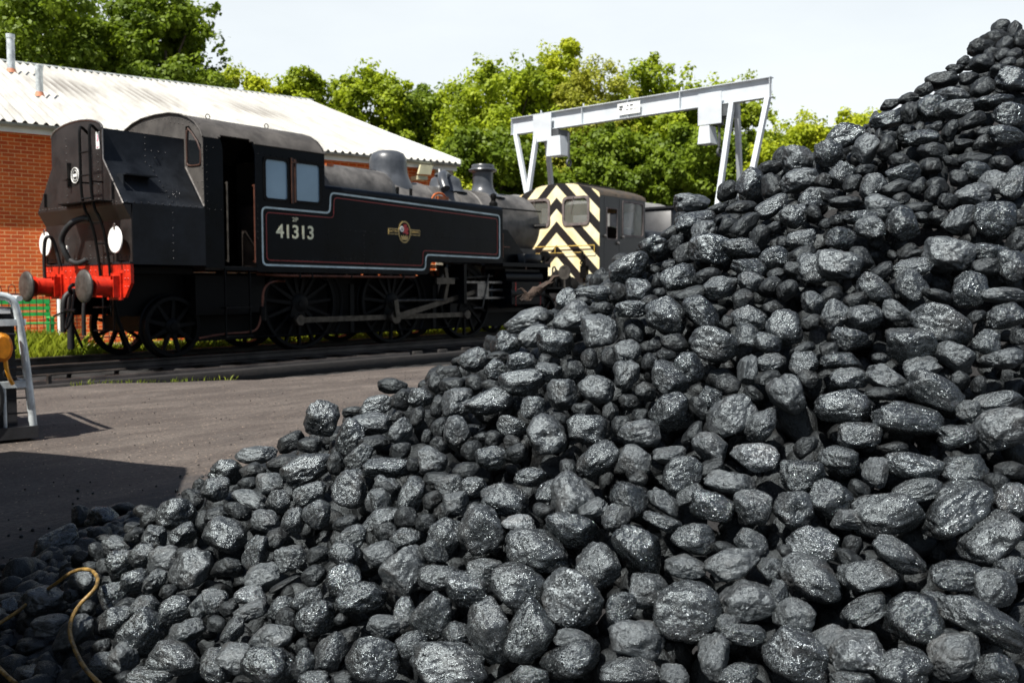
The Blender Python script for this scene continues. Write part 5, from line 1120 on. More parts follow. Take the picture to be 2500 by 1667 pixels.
rg = np.random.default_rng(9); cen = np.stack([rg.uniform(-6.5, 12, 420), rg.uniform(1.0, 3.0, 420), rg.uniform(.0, .22, 420)], 1); v, f = leaves(cen, np.full(420, .05), 7, .035); o = fast('weed_leaves', v, f, M_yfl, smooth=False); tag(o, 'yellow flower heads among the weeds', 'flowers', kind='stuff')
o = blades(160, (-2.9, -1.4), (0, 1), .045, .003, M_weed, 'grass', z0=-.01, seed=8, cl=lambda x, rg: yedge(x)-np.abs(rg.normal(size=len(x)))*.05-.02); tag(o, 'short tufts of grass along the yard edge', 'grass', kind='stuff')
# grit on the yard
rg = np.random.default_rng(12); n = 1500; x = rg.uniform(-7, 2, n); y = rg.uniform(-10, -4.6, n); k = y < yedge(x)-.15; x, y = x[k], y[k]; n = len(x); s = .0025+.006*rg.random(n)**2
oct_ = np.array([(1, 0, 0), (0, 1, 0), (-1, 0, 0), (0, -1, 0), (0, 0, .8), (0, 0, -.5)]); of = np.array([(0, 1, 4), (1, 2, 4), (2, 3, 4), (3, 0, 4), (1, 0, 5), (2, 1, 5), (3, 2, 5), (0, 3, 5)])
v = (oct_[None]*s[:, None, None]*(.7+.6*rg.random((n, 6, 1)))+np.stack([x, y, .004+0*x], 1)[:, None]).reshape(-1, 3); f = (of[None]+np.arange(n)[:, None, None]*6).reshape(-1, 3)
o = fast('gravel', v, f, M_sleeper, smooth=False); tag(o, 'loose black grit scattered over the yard', 'grit', kind='stuff')

# ------------------------------------------------------------------ sky and sun
SUN_EL, SUN_AZ = rad(57), math.atan2(-.03, -1.0)      # direction towards the sun, from +x anticlockwise
sd = Vector((math.cos(SUN_AZ)*math.cos(SUN_EL), math.sin(SUN_AZ)*math.cos(SUN_EL), math.sin(SUN_EL)))
su = bpy.data.lights.new('sun', 'SUN'); su.energy = 5.0; su.angle = rad(.55); su.color = (1, .955, .89)
so = bpy.data.objects.new('sun', su); COL.objects.link(so); so.rotation_euler = (-sd).to_track_quat('-Z', 'Y').to_euler()
wd = bpy.data.worlds.new('World'); sc.world = wd; wd.use_nodes = True; N = wd.node_tree.nodes; L = wd.node_tree.links
bg = N['Background']; sky = N.new('ShaderNodeTexSky'); sky.sky_type = 'NISHITA'; sky.sun_disc = False; sky.sun_elevation = SUN_EL; sky.sun_rotation = PI/2-SUN_AZ; sky.dust_density = 1.5; sky.air_density = 1.0
tc = N.new('ShaderNodeTexCoord'); sp = N.new('ShaderNodeSeparateXYZ'); L.new(tc.outputs['Generated'], sp.inputs[0])
# thin bright cloud veil, heaviest towards the horizon
mp = N.new('ShaderNodeMapping'); mp.inputs['Scale'].default_value = (1.2, 1.2, 4.0); mp.inputs['Rotation'].default_value = (.25, .15, 0); L.new(tc.outputs['Generated'], mp.inputs['Vector'])
nz = N.new('ShaderNodeTexNoise'); nz.inputs['Scale'].default_value = 1.6; nz.inputs['Detail'].default_value = 6; nz.inputs['Roughness'].default_value = .55; L.new(mp.outputs['Vector'], nz.inputs['Vector'])
r1 = N.new('ShaderNodeValToRGB'); r1.color_ramp.elements[0].position = .0; r1.color_ramp.elements[0].color = (1, 1, 1, 1); r1.color_ramp.elements[1].position = .55; r1.color_ramp.elements[1].color = (.0, .0, .0, 1); L.new(sp.outputs['Z'], r1.inputs['Fac'])
r1.color_ramp.elements.new(.32).color = (.86, .86, .86, 1)
r2 = N.new('ShaderNodeMapRange'); r2.inputs['From Min'].default_value = .3; r2.inputs['From Max'].default_value = .62; r2.inputs['To Min'].default_value = .86; r2.inputs['To Max'].default_value = 1.0; L.new(nz.outputs['Fac'], r2.inputs['Value'])
mu0 = N.new('ShaderNodeMath'); mu0.operation = 'MULTIPLY'; L.new(r1.outputs['Color'], mu0.inputs[0]); L.new(r2.outputs['Result'], mu0.inputs[1])
dt = N.new('ShaderNodeVectorMath'); dt.operation = 'DOT_PRODUCT'; dt.inputs[1].default_value = (.79, .61, 0); L.new(tc.outputs['Generated'], dt.inputs[0])
az = N.new('ShaderNodeMapRange'); az.interpolation_type = 'SMOOTHSTEP'; az.inputs['From Min'].default_value = -.1; az.inputs['From Max'].default_value = .75; az.inputs['To Min'].default_value = .04; L.new(dt.outputs['Value'], az.inputs['Value'])
mu = N.new('ShaderNodeMath'); mu.operation = 'MULTIPLY'; L.new(mu0.outputs[0], mu.inputs[0]); L.new(az.outputs['Result'], mu.inputs[1])
mx = N.new('ShaderNodeMix'); mx.data_type = 'RGBA'; L.new(mu.outputs[0], mx.inputs[0]); L.new(sky.outputs['Color'], mx.inputs[6]); mx.inputs[7].default_value = (12.0, 12.7, 13.0, 1)
L.new(mx.outputs[2], bg.inputs['Color']); bg.inputs['Strength'].default_value = .05
sc.view_settings.view_transform = 'Standard'; sc.view_settings.look = 'None'; sc.view_settings.exposure = 0.8; sc.view_settings.gamma = 1.0
# ------------------------------------------------------------------ coal heap
AU, AV, AH = 2.12, 3.40, 2.13        # apex in the camera's ground frame
SS, SF, SB = .55, .95, .75
def heap(u, v):
    k = np.where(v < AV, SF, SB); return AH-np.sqrt((SS*(u-AU))**2+(k*(v-AV))**2+.02**2)
def W2(u, v, z): return np.array([CAM[0]+Rv[0]*u+FH[0]*v, CAM[1]+Rv[1]*u+FH[1]*v, z])
# tiles of the photograph (origin, scale) and the lumps seen in them: cx cy long short angle
TL = {1: (2000, 0, 3.136), 2: (1500, 400, 3.136), 3: (2000, 400, 3.136), 4: (1000, 700, 3.136), 5: (1500, 800, 3.136), 6: (2000, 800, 3.136), 7: (0, 1167, 3.136), 8: (500, 900, 3.136), 9: (500, 1267, 3.92), 10: (900, 1167, 3.136), 11: (1400, 1167, 3.136), 12: (1900, 1167, 3.137)}
DATA = {
1: "-164 1215 220 200 0;-290 1200 150 110 80;-150 1380 250 160 0;30 1385 110 110 0;1390 215 140 110 30;1350 300 190 130 10;1235 370 190 120 0;1495 255 180 100 70;1545 300 130 110 80;1255 475 170 140 20;1105 475 90 70 30 w;1045 530 130 60 0;930 620 220 110 10;810 690 130 90 25;1140 605 130 90 0;1250 670 170 130 30;1510 610 260 170 0;690 755 150 80 15;545 800 160 80 10;530 925 230 130 15;425 915 120 60 60;685 870 170 120 80;845 830 220 190 0;1040 740 230 130 -10;1060 830 220 140 0;1330 780 330 100 10;1180 920 220 110 20;1470 880 240 180 0;1270 1010 120 80 15;1430 1040 260 150 -5;200 1040 290 180 30;80 1180 190 190 0;355 1145 200 160 60;455 1040 110 50 80;520 1130 160 120 60;540 1050 120 90 0;650 1020 110 110 30;790 1060 230 130 0;1010 1000 160 100 60;890 980 120 80 20;1110 1100 150 60 -5;620 1230 140 110 -10 w;870 1160 200 120 -15;860 1270 140 120 0;1010 1240 130 70 -15;1200 1220 240 90 -5;1240 1090 140 80 30;1200 1310 200 150 -5;1390 1250 160 110 0;1350 1390 200 170 20;1190 1490 270 160 10;1060 1370 120 120 0;1500 1400 250 160 55;650 1330 250 150 20;600 1430 240 100 20;760 1430 150 110 50;180 1330 190 180 60;350 1300 150 80 0;255 1400 150 110 70;420 1420 200 170 20;900 1430 170 130 0;50 1500 170 110 0;1480 420 130 90 10;1380 540 150 80 0;1440 480 120 70 20;1420 350 120 120 0;1400 430 120 100 0;1330 420 150 90 0",
3: "200 300 250 90 0;480 330 250 190 0;630 265 110 90 30;870 230 120 110 20;980 290 140 120 10;765 335 200 90 0;650 460 250 220 -30;910 410 130 100 0;790 410 110 80 0;1080 430 250 170 30;1350 430 310 270 0;1530 420 120 120 0;330 420 260 110 0;400 500 210 170 -30;55 460 100 80 0;150 430 120 80 0;165 570 200 170 -20;990 700 330 260 -20;140 780 320 230 -15;330 720 190 110 -60;1300 670 260 130 5;1275 790 200 130 0 w;1480 780 230 240 0;1520 600 180 140 40;740 690 160 60 10;700 800 280 140 10;480 830 200 110 30;430 960 280 180 -30;710 940 220 200 -50;1140 960 260 210 80;1400 1000 320 110 -5;920 1010 220 90 -25;90 1010 190 130 20;280 1040 160 120 30;115 1175 220 190 60;350 1180 300 190 15;590 1130 220 150 -20;940 1230 420 280 -20;1440 1170 290 170 15;1210 1170 130 90 30;715 1390 380 280 0;230 1340 250 170 -20;70 1420 130 120 0;1290 1370 200 180 20;1540 1325 120 120 0 w;1040 1480 250 180 -20;1420 1490 290 150 0;165 1510 280 120 0;470 1490 130 80 0",
2: "590 300 260 140 0;870 210 150 145 0;1045 150 230 200 60;1205 175 180 140 80;1195 30 180 110 0;1420 130 270 150 10;1510 270 230 150 0;980 335 230 90 10;790 345 170 80 10;1210 330 240 130 25;1380 400 200 170 20;1530 380 120 120 0;620 460 300 170 10;690 510 190 150 20;430 530 150 80 30;530 420 110 100 0;880 470 150 120 0;1000 460 230 110 45;1120 560 180 140 60;1220 490 120 80 20;1430 580 200 150 20;310 620 230 160 0;470 610 120 100 80;540 690 170 150 30;730 670 330 220 -10 s;970 640 260 140 -10;1225 715 200 170 0;1440 690 210 110 25;1290 600 90 90 0;115 800 300 210 20;410 780 130 80 20;490 870 270 180 15;710 860 200 130 10;340 900 120 100 80;1030 790 260 140 -10;1050 900 190 150 10;820 950 240 170 15;590 990 260 90 15;195 975 190 180 0;40 980 130 110 80;1240 840 140 80 10;1375 810 150 110 -20 w;1510 800 230 220 0;1200 930 170 110 30;1330 970 160 140 20;1530 1060 180 160 0;980 1040 170 150 30;350 990 100 80 0;280 1060 140 100 0;130 1120 250 130 0;400 1150 300 240 -20;670 1140 290 190 -45;1220 1100 150 100 10;1040 1180 260 170 -10;860 1210 110 100 0;1300 1260 270 260 0;1510 1210 150 110 0",
5: "1015 60 180 160 70;770 120 350 260 -10;470 115 210 130 0;305 140 110 100 0;140 50 140 140 0;1170 120 200 140 -20;1450 160 190 90 15;95 190 200 180 0;85 360 220 190 80;270 270 140 120 80;420 390 310 240 -50;570 320 240 220 -40;390 215 150 90 0;245 490 160 140 0;870 440 190 140 -20 w;740 530 190 170 -20;1015 330 230 140 85;1200 270 230 130 10;1180 390 190 110 10;1450 270 210 190 0;1480 390 150 150 0;1060 500 150 100 -20;1330 510 300 240 -60;640 610 200 110 -50;900 680 370 270 40;1130 740 290 180 40;430 650 300 270 20;115 570 150 120 0;200 670 120 90 0;190 810 290 220 0;50 760 170 130 80;600 810 220 90 45;740 920 270 200 -40;420 980 240 120 5;1090 1000 350 220 -10 w;170 1010 240 190 -20;500 1120 310 250 10;750 1080 190 130 20;900 1190 380 180 -10;180 1160 140 110 30 w;1430 1130 300 230 10;1470 910 190 130 40;580 1280 220 130 30;750 1370 330 210 -10 s;1060 1375 270 260 0;380 1340 250 140 -35;120 1310 270 230 -20;370 1490 280 110 -15;1365 1390 310 280 0;60 1450 170 150 80",
6: "230 400 270 170 0;520 400 300 160 -35;480 510 250 100 0;780 310 270 150 20;890 500 430 230 -25;1080 400 140 130 0;1230 440 150 110 80;1370 560 320 140 15;200 600 410 240 5;680 700 490 240 -8;1150 640 170 170 0;1060 820 290 160 10;1400 780 400 300 15;310 830 290 190 -5;580 920 210 90 0;160 1010 290 200 -15;420 1110 230 170 80;730 1060 430 180 -8 s;1120 1060 340 200 5;1480 1090 220 120 -5;1360 1210 210 130 -70;300 1230 150 140 0;740 1240 370 150 12;100 1310 310 260 -20;530 1420 470 300 10;1060 1380 560 300 30;220 1470 220 150 0;1480 1320 250 230 80 w",
12: "270 500 350 230 -15 s;560 510 150 110 60;550 620 220 120 -20;60 560 120 110 0;280 780 450 300 -15;680 750 400 220 10;940 600 420 200 -35;1640 460 470 320 25;1360 740 380 200 -5;1660 850 300 280 0;1790 700 230 190 0;680 1020 350 160 30;1020 1090 400 380 0;1190 950 190 160 0;1570 1100 600 250 -28;130 1050 270 230 -20;390 1230 260 160 30;620 1350 420 280 0 s;150 1340 500 380 -20 s;960 1470 420 300 0;1370 1350 420 280 30;1670 1480 300 250 -20;560 1540 300 130 0;1310 1200 150 90 0",
11: "150 240 230 130 25;330 310 210 180 50;920 470 330 230 0;500 560 440 320 -50;570 860 290 230 0;1370 500 240 170 -30;1150 530 170 90 0;860 670 310 160 -5;1220 650 410 210 15;180 680 320 300 50;870 1000 480 400 -10;1330 930 430 270 10;1500 690 180 170 0;1560 900 250 160 80;350 990 260 210 30;1170 1120 200 170 -20;1290 1190 330 150 -5;490 1230 410 270 -10;1080 1370 310 230 85;440 1480 440 190 0;770 1510 200 150 0;1260 1510 300 170 15",
10: "130 80 190 140 -20;60 170 170 170 0;335 140 270 190 80;490 170 150 130 60;670 190 190 170 0;620 60 220 160 20;800 70 200 150 10;1040 160 350 220 -10;1340 250 150 120 0;1380 110 220 150 30;1540 150 360 300 60;1560 400 400 240 -20;110 290 220 110 15;280 450 220 130 20;140 410 160 130 20;290 300 170 150 0;430 340 160 130 0;570 270 130 110 60;570 460 280 230 70;500 570 200 150 -50;860 410 360 350 -30;840 250 180 130 0;1150 350 240 140 0 w;1300 570 480 290 -15;80 580 240 190 0;280 710 330 300 40;560 760 330 170 0;770 860 350 240 -10 s;890 700 260 140 -10;1170 860 470 320 -25;1570 910 440 430 60 s;285 1030 230 160 85 w;490 1055 330 270 60;670 1200 200 180 0;320 1280 230 210 0;930 1190 450 310 -65;1220 1185 440 300 60;610 1430 550 320 0;120 1140 240 170 -10;1550 1390 440 260 10;1560 1230 280 130 0;1230 1520 270 140 0",
9: "550 560 330 230 25;430 735 300 150 0 w;760 620 320 60 28;720 850 260 180 50;90 790 240 220 80;230 860 180 150 0;430 880 290 160 10;120 1010 180 150 0;270 1070 260 170 50;990 760 280 220 40;1050 540 230 180 0;1340 600 330 310 -20 s;1500 770 450 280 5;780 950 200 170 0;1060 950 360 290 20;640 1130 400 230 25;930 1220 150 120 80;1300 960 120 110 0;1200 1290 400 270 60;1620 1350 480 400 10;1360 1130 250 130 20;960 1400 260 230 80;600 1400 480 320 -10;290 1330 370 250 0;100 1420 300 300 0;1040 1540 300 150 0;1320 1530 200 130 0",
8: "905 390 265 250 80;1430 130 220 110 0;1310 290 260 150 15;1510 240 160 160 0;1130 330 160 90 0;1270 430 290 170 0;1130 530 260 220 60;1290 570 240 110 0;1180 680 230 150 45;1480 370 100 90 0;1500 480 190 160 45;1500 630 150 120 0;1400 760 380 160 0;390 665 280 130 5;650 565 200 130 20 w;800 590 180 110 0;590 720 250 100 15;370 780 180 110 20;150 800 250 190 0;780 780 380 230 25;1000 730 170 130 80;80 930 190 170 0;330 880 140 90 0;490 880 210 150 0;340 1000 270 130 -20;570 1010 170 170 70;650 960 100 80 80;810 960 230 150 20;1110 920 270 260 0;1380 910 200 160 -30;1330 1010 180 170 0;260 1090 210 120 -15;90 1120 200 110 0;470 1170 220 150 -20;680 1165 220 160 80;870 1120 210 200 20;1080 1190 200 120 10;1340 1150 280 130 20;1130 1290 260 160 20;1070 1420 230 170 -10;1380 1240 160 120 0;140 1270 310 250 0;540 1310 160 160 0;395 1410 270 170 75;650 1450 240 180 10;870 1430 190 130 20;195 1520 190 140 0",
7: "1340 290 270 240 20;1470 170 160 160 0;1110 260 150 110 0;1150 320 160 120 25;1390 430 200 160 20;1180 440 180 160 -20;1030 440 150 110 0;1530 60 110 100 0;1560 330 150 120 80;780 380 240 180 0;930 280 200 110 0;610 360 180 140 80;430 590 330 200 25;620 620 150 120 20;810 460 140 50 0;1000 380 120 80 0;740 570 150 140 80;890 520 200 140 0;920 660 250 210 50;1080 600 190 170 0;1250 620 240 180 0;700 670 150 60 0;810 680 130 120 0;1030 790 210 160 20;1180 790 230 130 45;1460 690 290 260 60;1420 580 130 90 0;640 790 220 150 0;850 910 220 190 0;960 980 170 110 0;1110 990 200 160 0;1330 1010 240 190 20;1280 870 130 110 0;1530 980 190 150 80;880 1110 240 240 0;1080 1200 340 290 60;1420 1170 270 160 20;1320 1390 380 240 -10;340 950 330 200 -5;60 1000 200 150 0;390 1140 270 150 5;560 1200 330 190 45;250 1290 230 110 0;50 1270 130 120 0;330 1510 320 150 0;280 1420 160 70 0;780 1430 220 180 0;640 1520 180 120 0;930 1380 230 200 -40;780 1290 130 100 0;660 1000 130 120 0;1150 1520 320 120 0;540 900 110 90 0;960 1540 180 100 0;40 1430 100 90 0;30 700 60 60 0",
4: "1210 110 190 170 30;900 270 320 170 15;1000 230 190 120 0;1410 50 270 110 -5;1470 170 180 110 -5;1260 250 300 230 20;1330 120 120 80 0;1450 340 260 240 0;950 390 260 160 20;1120 440 270 200 0;740 440 190 190 60;690 540 180 90 -10;490 560 230 170 20;650 640 180 160 0;300 670 180 110 10;200 740 140 120 80;850 590 240 160 15;1030 570 110 110 0;1260 640 150 150 0;1380 550 150 130 -50;1530 540 140 130 80;1060 650 210 150 -10;330 760 190 120 0;500 740 150 130 0;630 760 150 90 0;870 740 330 190 10;370 880 250 210 20;600 880 370 180 15;80 850 190 150 0;60 1000 160 110 60;210 920 170 90 80;1180 820 230 230 0;1430 790 260 200 -10;950 920 180 180 0;1330 940 160 110 15;1150 1010 150 90 -10 w;1540 970 160 120 80;360 1110 220 200 70;240 1080 150 140 80;220 1210 130 120 0;130 1150 110 80 80;780 1060 210 160 -10;640 1170 130 130 40 w;790 1200 130 120 0;550 1150 110 70 0;1040 1150 320 290 -30;1370 1090 310 220 -10;620 1310 230 180 0;480 1260 160 150 0;820 1280 180 140 15;1430 1330 340 220 35;1220 1400 150 140 80 w;160 1340 230 190 -20;30 1370 120 100 80;430 1410 210 130 20;210 1470 200 90 0;920 1460 240 140 0;40 1510 120 120 0"}
lumps = []
for k, s in DATA.items():
    ox, oy, scl = TL[k]
    for e in s.split(';'):
        p = e.split(); a = [float(x) for x in p[:5]]; lumps.append([ox+a[0]/scl, oy+a[1]/scl, a[2]/scl, a[3]/scl, a[4], p[5] if len(p) > 5 else ''])

# coal material: dull black with bright cleat facets
def coal_mat(name, lo, hi, glint, r0, r1_, tint=(.93, 1.0, 1.06), ior=1.95, pmin=.47):
    m, t, b_ = nt(name); N = t.nodes; L = t.links
    at = N.new('ShaderNodeAttribute'); at.attribute_name = 'lc'; oi = N.new('ShaderNodeObjectInfo')
    va = N.new('ShaderNodeVectorMath'); va.operation = 'ADD'; L.new(at.outputs['Vector'], va.inputs[0])
    cm = N.new('ShaderNodeCombineXYZ'); mm = N.new('ShaderNodeMath'); mm.operation = 'MULTIPLY'; mm.inputs[1].default_value = 37; L.new(oi.outputs['Random'], mm.inputs[0]); L.new(mm.outputs[0], cm.inputs[0]); L.new(mm.outputs[0], cm.inputs[2]); L.new(cm.outputs[0], va.inputs[1])
    V = va.outputs[0]
    def nse(scale, detail=6, rough=.6, vec=None, out='Fac'):
        n = N.new('ShaderNodeTexNoise'); n.inputs['Scale'].default_value = scale; n.inputs['Detail'].default_value = detail; n.inputs['Roughness'].default_value = rough; L.new(vec or V, n.inputs['Vector']); return n.outputs[out]
    rp = N.new('ShaderNodeValToRGB'); rp.color_ramp.elements[0].position = .3; rp.color_ramp.elements[1].position = .72
    rp.color_ramp.elements[0].color = (*[lo*c for c in tint], 1); rp.color_ramp.elements[1].color = (*[hi*c for c in tint], 1); L.new(nse(2.2, 9, .7), rp.inputs['Fac'])
    # brownish dust film on some lumps
    br = N.new('ShaderNodeMix'); br.data_type = 'RGBA'; dm = N.new('ShaderNodeMapRange'); dm.inputs['From Min'].default_value = .52; dm.inputs['From Max'].default_value = .75; dm.inputs['To Max'].default_value = .55; L.new(nse(.8, 5), dm.inputs['Value']); L.new(dm.outputs['Result'], br.inputs[0]); L.new(rp.outputs['Color'], br.inputs[6]); br.inputs[7].default_value = (hi*1.5, hi*1.28, hi*1.1, 1)
    hs = N.new('ShaderNodeHueSaturation'); mr = N.new('ShaderNodeMapRange'); mr.inputs['To Min'].default_value = .45; mr.inputs['To Max'].default_value = 1.6; L.new(oi.outputs['Random'], mr.inputs['Value']); L.new(mr.outputs['Result'], hs.inputs['Value']); L.new(br.outputs[2], hs.inputs['Color']); L.new(hs.outputs['Color'], b_.inputs['Base Color'])
    v1 = N.new('ShaderNodeTexVoronoi'); v1.inputs['Scale'].default_value = 6; L.new(V, v1.inputs['Vector'])
    v2 = N.new('ShaderNodeTexVoronoi'); v2.inputs['Scale'].default_value = 24; L.new(V, v2.inputs['Vector'])
    s1 = N.new('ShaderNodeSeparateColor'); L.new(v2.outputs['Color'], s1.inputs[0])
    gr = N.new('ShaderNodeMapRange'); gr.inputs['From Min'].default_value = glint; gr.inputs['From Max'].default_value = min(1, glint+.1); gr.inputs['To Min'].default_value = r1_; gr.inputs['To Max'].default_value = r0; L.new(s1.outputs[1], gr.inputs['Value']); ra = N.new('ShaderNodeMath'); ra.operation = 'MULTIPLY_ADD'; ra.inputs[1].default_value = .22; L.new(oi.outputs['Random'], ra.inputs[0]); L.new(gr.outputs['Result'], ra.inputs[2]); rb_ = N.new('ShaderNodeMath'); rb_.operation = 'SUBTRACT'; rb_.inputs[1].default_value = .09; L.new(ra.outputs[0], rb_.inputs[0]); L.new(rb_.outputs[0], b_.inputs['Roughness'])
    b_.inputs['Specular IOR Level'].default_value = .5; b_.inputs['IOR'].default_value = ior; b_.inputs['Specular Tint'].default_value = (.84, .95, 1, 1)
    mp = N.new('ShaderNodeMapping'); mp.inputs['Scale'].default_value = (2.5, 2.5, 8); mp.inputs['Rotation'].default_value = (.5, .3, 0); L.new(V, mp.inputs['Vector'])
    b1 = N.new('ShaderNodeBump'); b1.inputs['Strength'].default_value = 1.0; b1.inputs['Distance'].default_value = .11*BUMPS; L.new(nse(1.0, 9, .66, mp.outputs['Vector']), b1.inputs['Height'])
    # cleat facets: every cell leans its own way
    def lean(nrm, col, k, kk=None):
        a = N.new('ShaderNodeVectorMath'); a.operation = 'SUBTRACT'; L.new(col, a.inputs[0]); a.inputs[1].default_value = (.5, .5, .5)
        s = N.new('ShaderNodeVectorMath'); s.operation = 'SCALE'; L.new(a.outputs[0], s.inputs[0]); s.inputs['Scale'].default_value = k
        if kk is not None: L.new(kk, s.inputs['Scale'])
        c = N.new('ShaderNodeVectorMath'); c.operation = 'ADD'; L.new(nrm, c.inputs[0]); L.new(s.outputs[0], c.inputs[1])
        n = N.new('ShaderNodeVectorMath'); n.operation = 'NORMALIZE'; L.new(c.outputs[0], n.inputs[0]); return n.outputs[0]
    n1 = lean(b1.outputs['Normal'], v1.outputs['Color'], .16); kk = N.new('ShaderNodeMapRange'); kk.inputs['From Min'].default_value = glint+.12; kk.inputs['From Max'].default_value = glint+.2; kk.inputs['To Min'].default_value = .0; kk.inputs['To Max'].default_value = 1.0; L.new(s1.outputs[1], kk.inputs['Value']); pt = N.new('ShaderNodeMapRange'); pt.inputs['From Min'].default_value = pmin; pt.inputs['From Max'].default_value = pmin+.16; pt.inputs['To Min'].default_value = .12; L.new(nse(1.3, 5, .6), pt.inputs['Value']); km = N.new('ShaderNodeMath'); km.operation = 'MULTIPLY'; L.new(kk.outputs['Result'], km.inputs[0]); L.new(pt.outputs['Result'], km.inputs[1]); kk = N.new('ShaderNodeMath'); kk.operation = 'MULTIPLY_ADD'; kk.inputs[1].default_value = 1.0; kk.inputs[2].default_value = .20; L.new(km.outputs[0], kk.inputs[0]); n2 = lean(n1, v2.outputs['Color'], 1.05, kk.outputs[0])
    L.new(n2, b_.inputs['Normal'])
    return m
BUMPS = .05      # lumps are about five centimetres in radius
M_coal = coal_mat('coal', .006, .026, .55, .21, .41, ior=2.05, pmin=.40)
M_coals = coal_mat('shiny_coal', .007, .028, .40, .19, .34, ior=2.4, pmin=.32)
M_coalw = coal_mat('glittering_coal', .030, .10, .25, .22, .36, ior=2.4, pmin=.2)  # base paler than other coal, sun glitter partly put into the colour

def ico(sub):
    bm = bmesh.new(); bmesh.ops.create_icosphere(bm, subdivisions=sub, radius=1); bm.verts.ensure_lookup_table()
    v = np.array([x.co[:] for x in bm.verts]); f = np.array([[x.index for x in q.verts] for q in bm.faces]); bm.free(); return v, f
def nz3(P, s, o):
    return np.array([noise.noise(Vector((p[0]*s+o, p[1]*s+o*1.7, p[2]*s-o))) for p in P])
def lump_shape(sub, seed, det=True):
    rg = np.random.default_rng(seed); v, f = ico(sub)
    sq = rg.uniform(2.2, 3.2); r = (np.abs(v)**sq).sum(1)**(-1/sq)
    r = r*(1+.30*nz3(v, .8, seed*3.1)+.13*nz3(v, 2.0, seed*5.3))
    npl = rg.integers(6, 14)
    for _ in range(npl):
        n = rg.normal(size=3); n /= np.linalg.norm(n); d = rg.uniform(.78, 1.08); c = v@n
        lim = np.where(c > .15, d/np.maximum(c, .15), 9); k = 20.0
        r = -np.log(np.exp(-k*r)+np.exp(-k*np.minimum(lim, 3)))/k       # soft minimum keeps the edges worn
    if det:
        r += .055*nz3(v, 4.2, seed)+.030*nz3(v, 9.0, seed*2)+.014*nz3(v, 19., seed)
        ax = rg.normal(size=3); ax /= np.linalg.norm(ax); st = np.abs(np.sin((v@ax)*14+3*nz3(v, 1.8, seed+9))); r += -.040*(1-st)**4*(nz3(v, 1.5, seed+4) > -.05)
    return v*r[:, None], f
NV = 24
def lc_attr(me, lc):
    a = me.attributes.new('lc', 'FLOAT_VECTOR', 'POINT'); a.data.foreach_set('vector', np.asarray(lc, np.float32).reshape(-1))
variants = []
for k in range(NV):
    v, f = lump_shape(5, 100+k); v = v/np.abs(v).max(0)
    mes = {}
    for key, m_ in (('', M_coal), ('s', M_coals), ('w', M_coalw)):
        if key and k % 3: continue
        o = fast('coal_lump', v, f, m_); lc_attr(o.data, v); mes[key] = o.data; bpy.data.objects.remove(o)
    variants.append(mes)
low = []
for k in range(8):
    v, f = lump_shape(3, 300+k); low.append((v/np.abs(v).max(0), f))
mid = []
for k in range(10):
    v, f = lump_shape(4, 500+k); mid.append((v/np.abs(v).max(0), f))
low2 = []
for k in range(6):
    v, f = lump_shape(2, 400+k, False); low2.append((v/np.abs(v).max(0), f))

def surf_hit(px, py, off=0.0):
    d = ray(px, py); ts = np.arange(.9, 4.4, .004); P = CAM[None]+d[None]*ts[:, None]; u, v = toUV(P[:, 0], P[:, 1]); h = np.maximum(heap(u, v), 0.0)+off; g = P[:, 2]-h
    w = np.where(g < 0)[0]
    if len(w): return ts[w[0]], True, 0
    ok = v < AV+.15; g = np.where(ok, g, 9); i = int(np.argmin(g)); return ts[i], False, g[i]
place = []
for (px, py, w, h, a, fl) in lumps:
    t_, hit, gap = surf_hit(px, py, .0)
    P = CAM+ray(px, py)*t_; sx, sy = w/FPX*t_/2, h/FPX*t_/2
    place.append((w*h, px, py, w, h, a, fl, P, sx, sy, t_, gap))
gaps = [p[11] for p in place if p[11] > .03]
print('lumps', len(place), 'max gap', max([p[11] for p in place]), 'n gap', len(gaps))
place.sort(key=lambda p: -p[0])
ONES = 'zero one two three four five six seven eight nine ten eleven twelve thirteen fourteen fifteen sixteen seventeen eighteen nineteen'.split()
TENS = ['', '', 'twenty', 'thirty', 'forty', 'fifty', 'sixty', 'seventy', 'eighty', 'ninety']
def words(n):
    n = int(n)
    if n < 20: return ONES[n]
    if n == 100: return 'hundred'
    return TENS[n//10]+('-'+ONES[n % 10] if n % 10 else '')
rg = np.random.default_rng(77)
def basis(a, tilt):
    ca, sa = math.cos(rad(a)), math.sin(rad(a)); X = R2*ca+U2*sa; Y = -R2*sa+U2*ca; Z = np.cross(X, Y)
    Rt = Matrix(((X[0], Y[0], Z[0]), (X[1], Y[1], Z[1]), (X[2], Y[2], Z[2])))
    return Rt
lowv, lowf, lowc, nlow = [], [], [], 0
INV = [(i, j) for i in range(3) for j in range(2)]
used = set()
